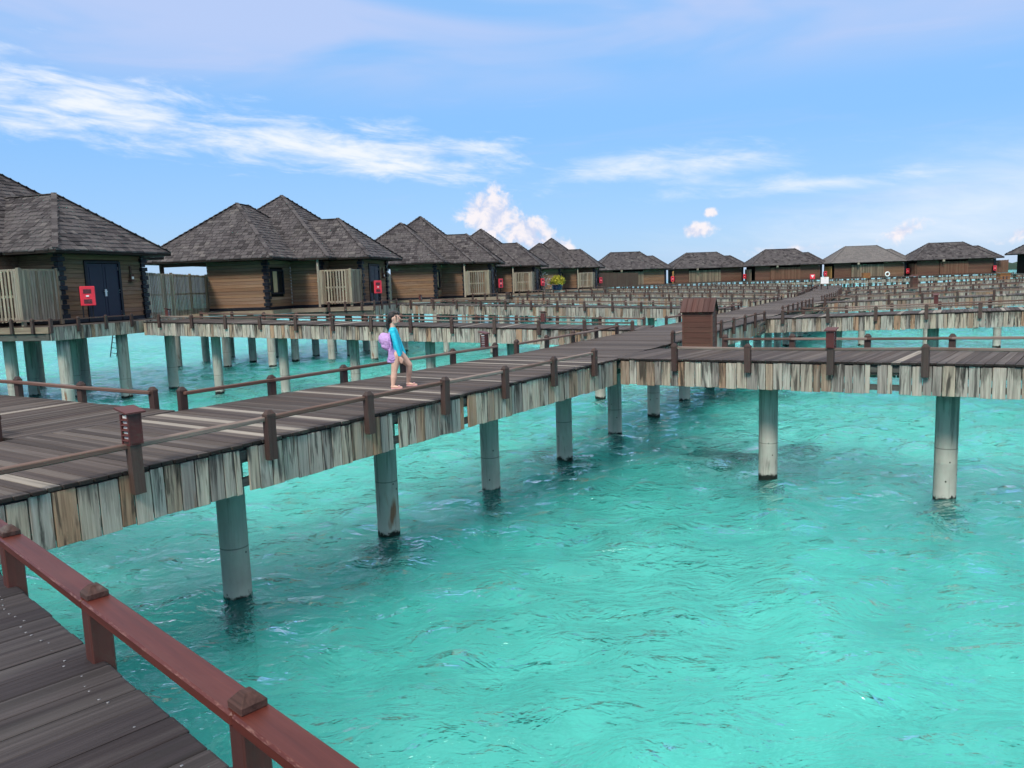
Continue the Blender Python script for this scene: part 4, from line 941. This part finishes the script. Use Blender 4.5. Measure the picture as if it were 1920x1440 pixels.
def girl():
    gm = T(-1.70, 11.62, DECK + .002); g = thing('person', 'girl in aqua long-sleeved swim top stepping forward on the boardwalk', 'person', gm)
    skin = skinmat('skin', (.66, .42, .32)); aqua = skinmat('aqua_fabric', (.012, .56, .74), rough=.5, fold=.02); lil = skinmat('lilac_fabric', (.55, .35, .68), rough=.75, fold=.035); hairm = skinmat('black_hair', (.012, .009, .008), rough=.4, fold=.012, stretch=(5, 5, .8))
    hd = (-.020, -.005, 1.052)
    body = [(hd, (.080, .070, .088), (-.008, -.008, 1.010), (.066, .056, .062)), ((.068, -.022, 1.040), .011, (.058, -.018, 1.058), .008), ((-.035, -.072, 1.045), (.016, .008, .024), (-.035, -.070, 1.04), (.012, .008, .02)),
            ((-.045, 0, .985), .040, (-.052, 0, .90), .042), ((-.052, -.06, .862), .05, (-.052, .06, .862), .05), ((-.052, 0, .85), (.062, .09, .06), (-.022, 0, .68), (.064, .082, .06)), ((-.022, 0, .68), (.064, .08, .06), (-.005, 0, .50), (.082, .092, .07)),
            ((-.045, -.105, .862), .040, (.000, -.128, .685), .031), ((.000, -.128, .685), .031, (.050, -.128, .492), .021), ((-.045, .105, .862), .040, (.015, .130, .685), .031), ((.015, .130, .685), .031, (.085, .120, .50), .021),
            ((-.012, -.055, .50), .078, (-.052, -.072, .262), .048), ((-.052, -.072, .262), .047, (-.064, -.078, .17), .048), ((-.064, -.078, .17), .047, (-.080, -.085, .055), .027), ((-.090, -.085, .032), .027, (.0, -.088, .022), (.03, .032, .016)), ((.0, -.088, .022), (.03, .032, .016), (.045, -.088, .018), (.02, .028, .012)),
            ((.025, .060, .485), .078, (.150, .125, .330), .050), ((.150, .125, .330), .049, (.138, .165, .205), .047), ((.138, .165, .205), .046, (.112, .20, .060), .027), ((.100, .20, .034), .027, (.19, .195, .022), (.03, .032, .016)), ((.19, .195, .022), (.03, .032, .016), (.235, .193, .018), (.02, .028, .012))]
    def hand(wx, wy, wz, side):
        out = [((wx, wy, wz), .019, (wx + .012, wy, wz - .045), (.022, .013, .026))]
        for k, (dx, ln) in enumerate(((-.018, .040), (-.006, .048), (.006, .050), (.018, .042))):
            b0 = (wx + .012 + dx, wy, wz - .060); b1 = (wx + .020 + dx, wy - side * .004, wz - .060 - ln * .55); b2 = (wx + .018 + dx, wy - side * .012, wz - .060 - ln)
            out += [(b0, .0078, b1, .0070), (b1, .0070, b2, .0058)]
        out += [((wx + .022, wy, wz - .025), .010, (wx + .044, wy - side * .006, wz - .048), .008), ((wx + .044, wy - side * .006, wz - .048), .008, (wx + .047, wy - side * .008, wz - .068), .0065)]
        return out
    body += hand(.050, -.128, .488, -1) + hand(.085, .120, .495, 1)
    fused('body', body, .0062, skin, g, gm, 2)
    top = [((-.052, -.062, .866), .052, (-.052, .062, .866), .052), ((-.052, 0, .852), (.068, .096, .062), (-.022, 0, .68), (.070, .088, .06)), ((-.022, 0, .68), (.070, .086, .06), (-.005, 0, .52), (.086, .096, .06)),
           ((-.045, -.106, .862), .046, (.000, -.130, .685), .038), ((.000, -.130, .685), .038, (.048, -.130, .505), .028), ((-.045, .106, .862), .046, (.015, .132, .685), .038), ((.015, .132, .685), .038, (.083, .122, .515), .028), ((-.048, 0, .885), .05, (-.05, 0, .90), .044)]
    fused('swim_top', top, .008, aqua, g, gm, 3)
    sk = [((-.03, 0, .56), (.090, .104, .04), (-.045, -.01, .44), (.112, .120, .03)), ((-.045, -.01, .44), (.112, .12, .03), (-.055, -.02, .40), (.108, .112, .02))]
    fused('swim_skirt', sk, .008, lil, g, gm, 3)
    hr = [((-.044, .002, 1.082), (.080, .082, .080), (-.066, .004, 1.045), (.066, .076, .078)), ((.016, .0, 1.120), (.044, .062, .030), (-.03, 0, 1.135), (.06, .068, .030)), ((-.105, -.005, 1.03), .034, (-.125, -.012, .95), .030), ((-.125, -.012, .95), .030, (-.115, -.02, .86), .016), ((.020, -.066, 1.09), .008, (.012, -.070, 1.0), .005)]
    fused('hair', hr, .007, hairm, g, gm, 2)
    for yy in (-.046, .010): link('eye', MB().lathe([(.009, -.003), (.009, .003)], 8).me('eye', hairm), g, gm @ T(.054 if yy < -.02 else .062, yy, 1.056) @ Matrix.Rotation(R(90), 4, 'Y'))
    link('mouth', MB().box((.060, -.024, 1.002), (.012, .030, .007)).me('mouth', skinmat('lips', (.45, .12, .11))), g, gm)
    pk = skinmat('pink_sandal', (.75, .42, .42))
    for fx, fy in ((-.025, -.087), (.165, .196)):
        so = link('sandal', MB().box((fx, fy, .005), (.165, .064, .010)).me('sandal', pk), g, gm); link('strap', MB().box((fx + .035, fy, .040), (.022, .066, .012)).me('strap', pk), so, gm)
    hm = gm @ T(-.145, -.04, .715); h = thing('sun_hat', 'lilac sun hat and cloth hanging on the back of the girl', 'hat', hm)
    fused('crown', [((-.045, 0, .03), (.082, .10, .10), (.02, 0, -.01), (.075, .115, .125)), ((-.02, -.01, -.07), (.07, .09, .06), (.03, 0, -.1), (.06, .09, .06))], .009, lil, h, hm, 4)
    fused('brim', [((.055, 0, .11), (.018, .11, .03), (.075, 0, -.10), (.024, .13, .06)), ((.065, 0, -.13), (.05, .11, .05), (.085, -.01, -.27), (.075, .10, .05))], .009, lil, h, hm, 4)
    link('cord', MB().bar((.055, -.09, .06), (.105, -.06, .16), .012, .012).me('cord', hairm), h, hm)
girl()

# ------------------------------------------------------------------ sea, floor, island
def sea():
    x0, x1, y0, y1, st = -42.0, 42.0, -6.0, 66.0, .14
    xs = np.arange(x0, x1 + .01, st); ys = np.arange(y0, y1 + .01, st); X, Y = np.meshgrid(xs, ys); Z = np.zeros_like(X)
    rs = np.random.RandomState(5); wd_ = R(285)
    for i in range(90):
        lam = math.exp(rs.uniform(math.log(.45), math.log(2.8))); th = wd_ + rs.normal(0, .75); k = 2 * math.pi / lam
        amp = .0062 * lam ** .85 * rs.uniform(.5, 1.2); ph = rs.uniform(0, 6.28)
        arg = k * (X * math.cos(th) + Y * math.sin(th)) + ph
        Z += amp * (1.0 - 2.0 * np.abs(np.sin(arg / 2)) ** 1.5 + .3) if lam < 2.2 else amp * np.sin(arg)
    Z -= Z.mean(); Z *= .95
    edge = np.minimum(np.minimum(X - x0, x1 - X), np.minimum(Y - y0, y1 - Y)); Z *= np.clip(edge / 8, 0, 1)
    ny, nx = X.shape; v = np.stack([X, Y, Z], -1).reshape(-1, 3); idx = np.arange(ny * nx).reshape(ny, nx)
    f = np.stack([idx[:-1, :-1], idx[:-1, 1:], idx[1:, 1:], idx[1:, :-1]], -1).reshape(-1, 4)
    B = 6000.0; ex = [(-B, -B, 0), (B, -B, 0), (B, y0, 0), (-B, y0, 0), (-B, y1 + 0, 0)]
    xe, ye = xs[-1], ys[-1]
    quads = [[(-B, -B), (B, -B), (B, y0), (-B, y0)], [(-B, ye), (B, ye), (B, B), (-B, B)], [(-B, y0), (x0, y0), (x0, ye), (-B, ye)], [(xe, y0), (B, y0), (B, ye), (xe, ye)]]
    n0 = len(v); extra = []; ef = []
    for q_ in quads:
        ef.append([n0 + len(extra) + i for i in range(4)]); extra += [(a, b_, 0.0) for a, b_ in q_]
    v = np.concatenate([v, np.array(extra)]); f = np.concatenate([f, np.array(ef)])
    me = bpy.data.meshes.new('sea'); me.vertices.add(len(v)); me.vertices.foreach_set('co', v.astype(np.float32).ravel())
    me.loops.add(f.size); me.loops.foreach_set('vertex_index', f.astype(np.int32).ravel())
    me.polygons.add(len(f)); me.polygons.foreach_set('loop_start', np.arange(0, f.size, 4, dtype=np.int32)); me.polygons.foreach_set('use_smooth', np.ones(len(f), bool))
    me.update(calc_edges=True); me.materials.append(M['sea'])
    tag(link('sea', me), 'clear turquoise lagoon water with small choppy waves', None, None, 'structure')
sea()
B = 6000
sb = link('seabed', mesh('seabed', [(-B, -B, -1.0), (B, -B, -1.0), (B, B, -1.0), (-B, B, -1.0)], [(0, 1, 2, 3)], M['sand'])); tag(sb, 'pale sandy lagoon floor under the water', None, None, 'structure')
def coral(x_, y_, r_, label, seed):
    rnd = np.random.RandomState(seed); mb = MB()
    bm = bmesh.new()
    for i in range(9):
        mm = T(rnd.normal(0, r_ * .55), rnd.normal(0, r_ * .28), rnd.uniform(-.05, .12)) @ S(r_ * rnd.uniform(.25, .5), r_ * rnd.uniform(.2, .4), r_ * rnd.uniform(.15, .32))
        bmesh.ops.create_icosphere(bm, subdivisions=2, radius=1, matrix=mm)
    for v in bm.verts: v.co += v.normal * rnd.uniform(-.06, .06) * r_
    me = bpy.data.meshes.new('coral_head'); bm.to_mesh(me); bm.free(); me.materials.append(M['coral'])
    tag(link('coral_head', me, None, T(x_ * .955, y_ * .955, -.97)), label, 'coral', 'dark coral heads under the water')
for k, (x_, y_, r_, lb) in enumerate([(-2.25, 12.6, .6, 'dark coral head right of the second nearest pile'), (1.4, 18.3, .75, 'dark coral head below the gap between third and fourth pile'), (5.6, 18.3, 1.25, 'large dark coral head at the foot of the jetty pile, right of centre'), (7.2, 27.4, 1.9, 'wide dark coral patch behind the right jetty pile'), (1.6, 12.7, .16, 'small dark coral sprig alone in open water')]): coral(x_, y_, r_, lb, k + 1)
def island():
    mb = MB(); rnd = random.Random(9); n_ = 60
    v = []; f = []
    for i in range(n_ + 1):
        a = i / n_; x_ = 640 + 460 * a; hgt = 13 * min(1, 6 * a, 5 * (1 - a)) * rnd.uniform(.65, 1.1) + .5
        v += [(x_, 1100, -1), (x_, 1102, hgt * .8), (x_, 1115, hgt), (x_, 1150, -1)]
        if i: k = 4 * (i - 1); f += [(k, k + 4, k + 5, k + 1), (k + 1, k + 5, k + 6, k + 2), (k + 2, k + 6, k + 7, k + 3)]
    tag(link('island', mesh('island', v, f, M['island'])), 'low wooded island on the horizon', None, None, 'structure')
island()
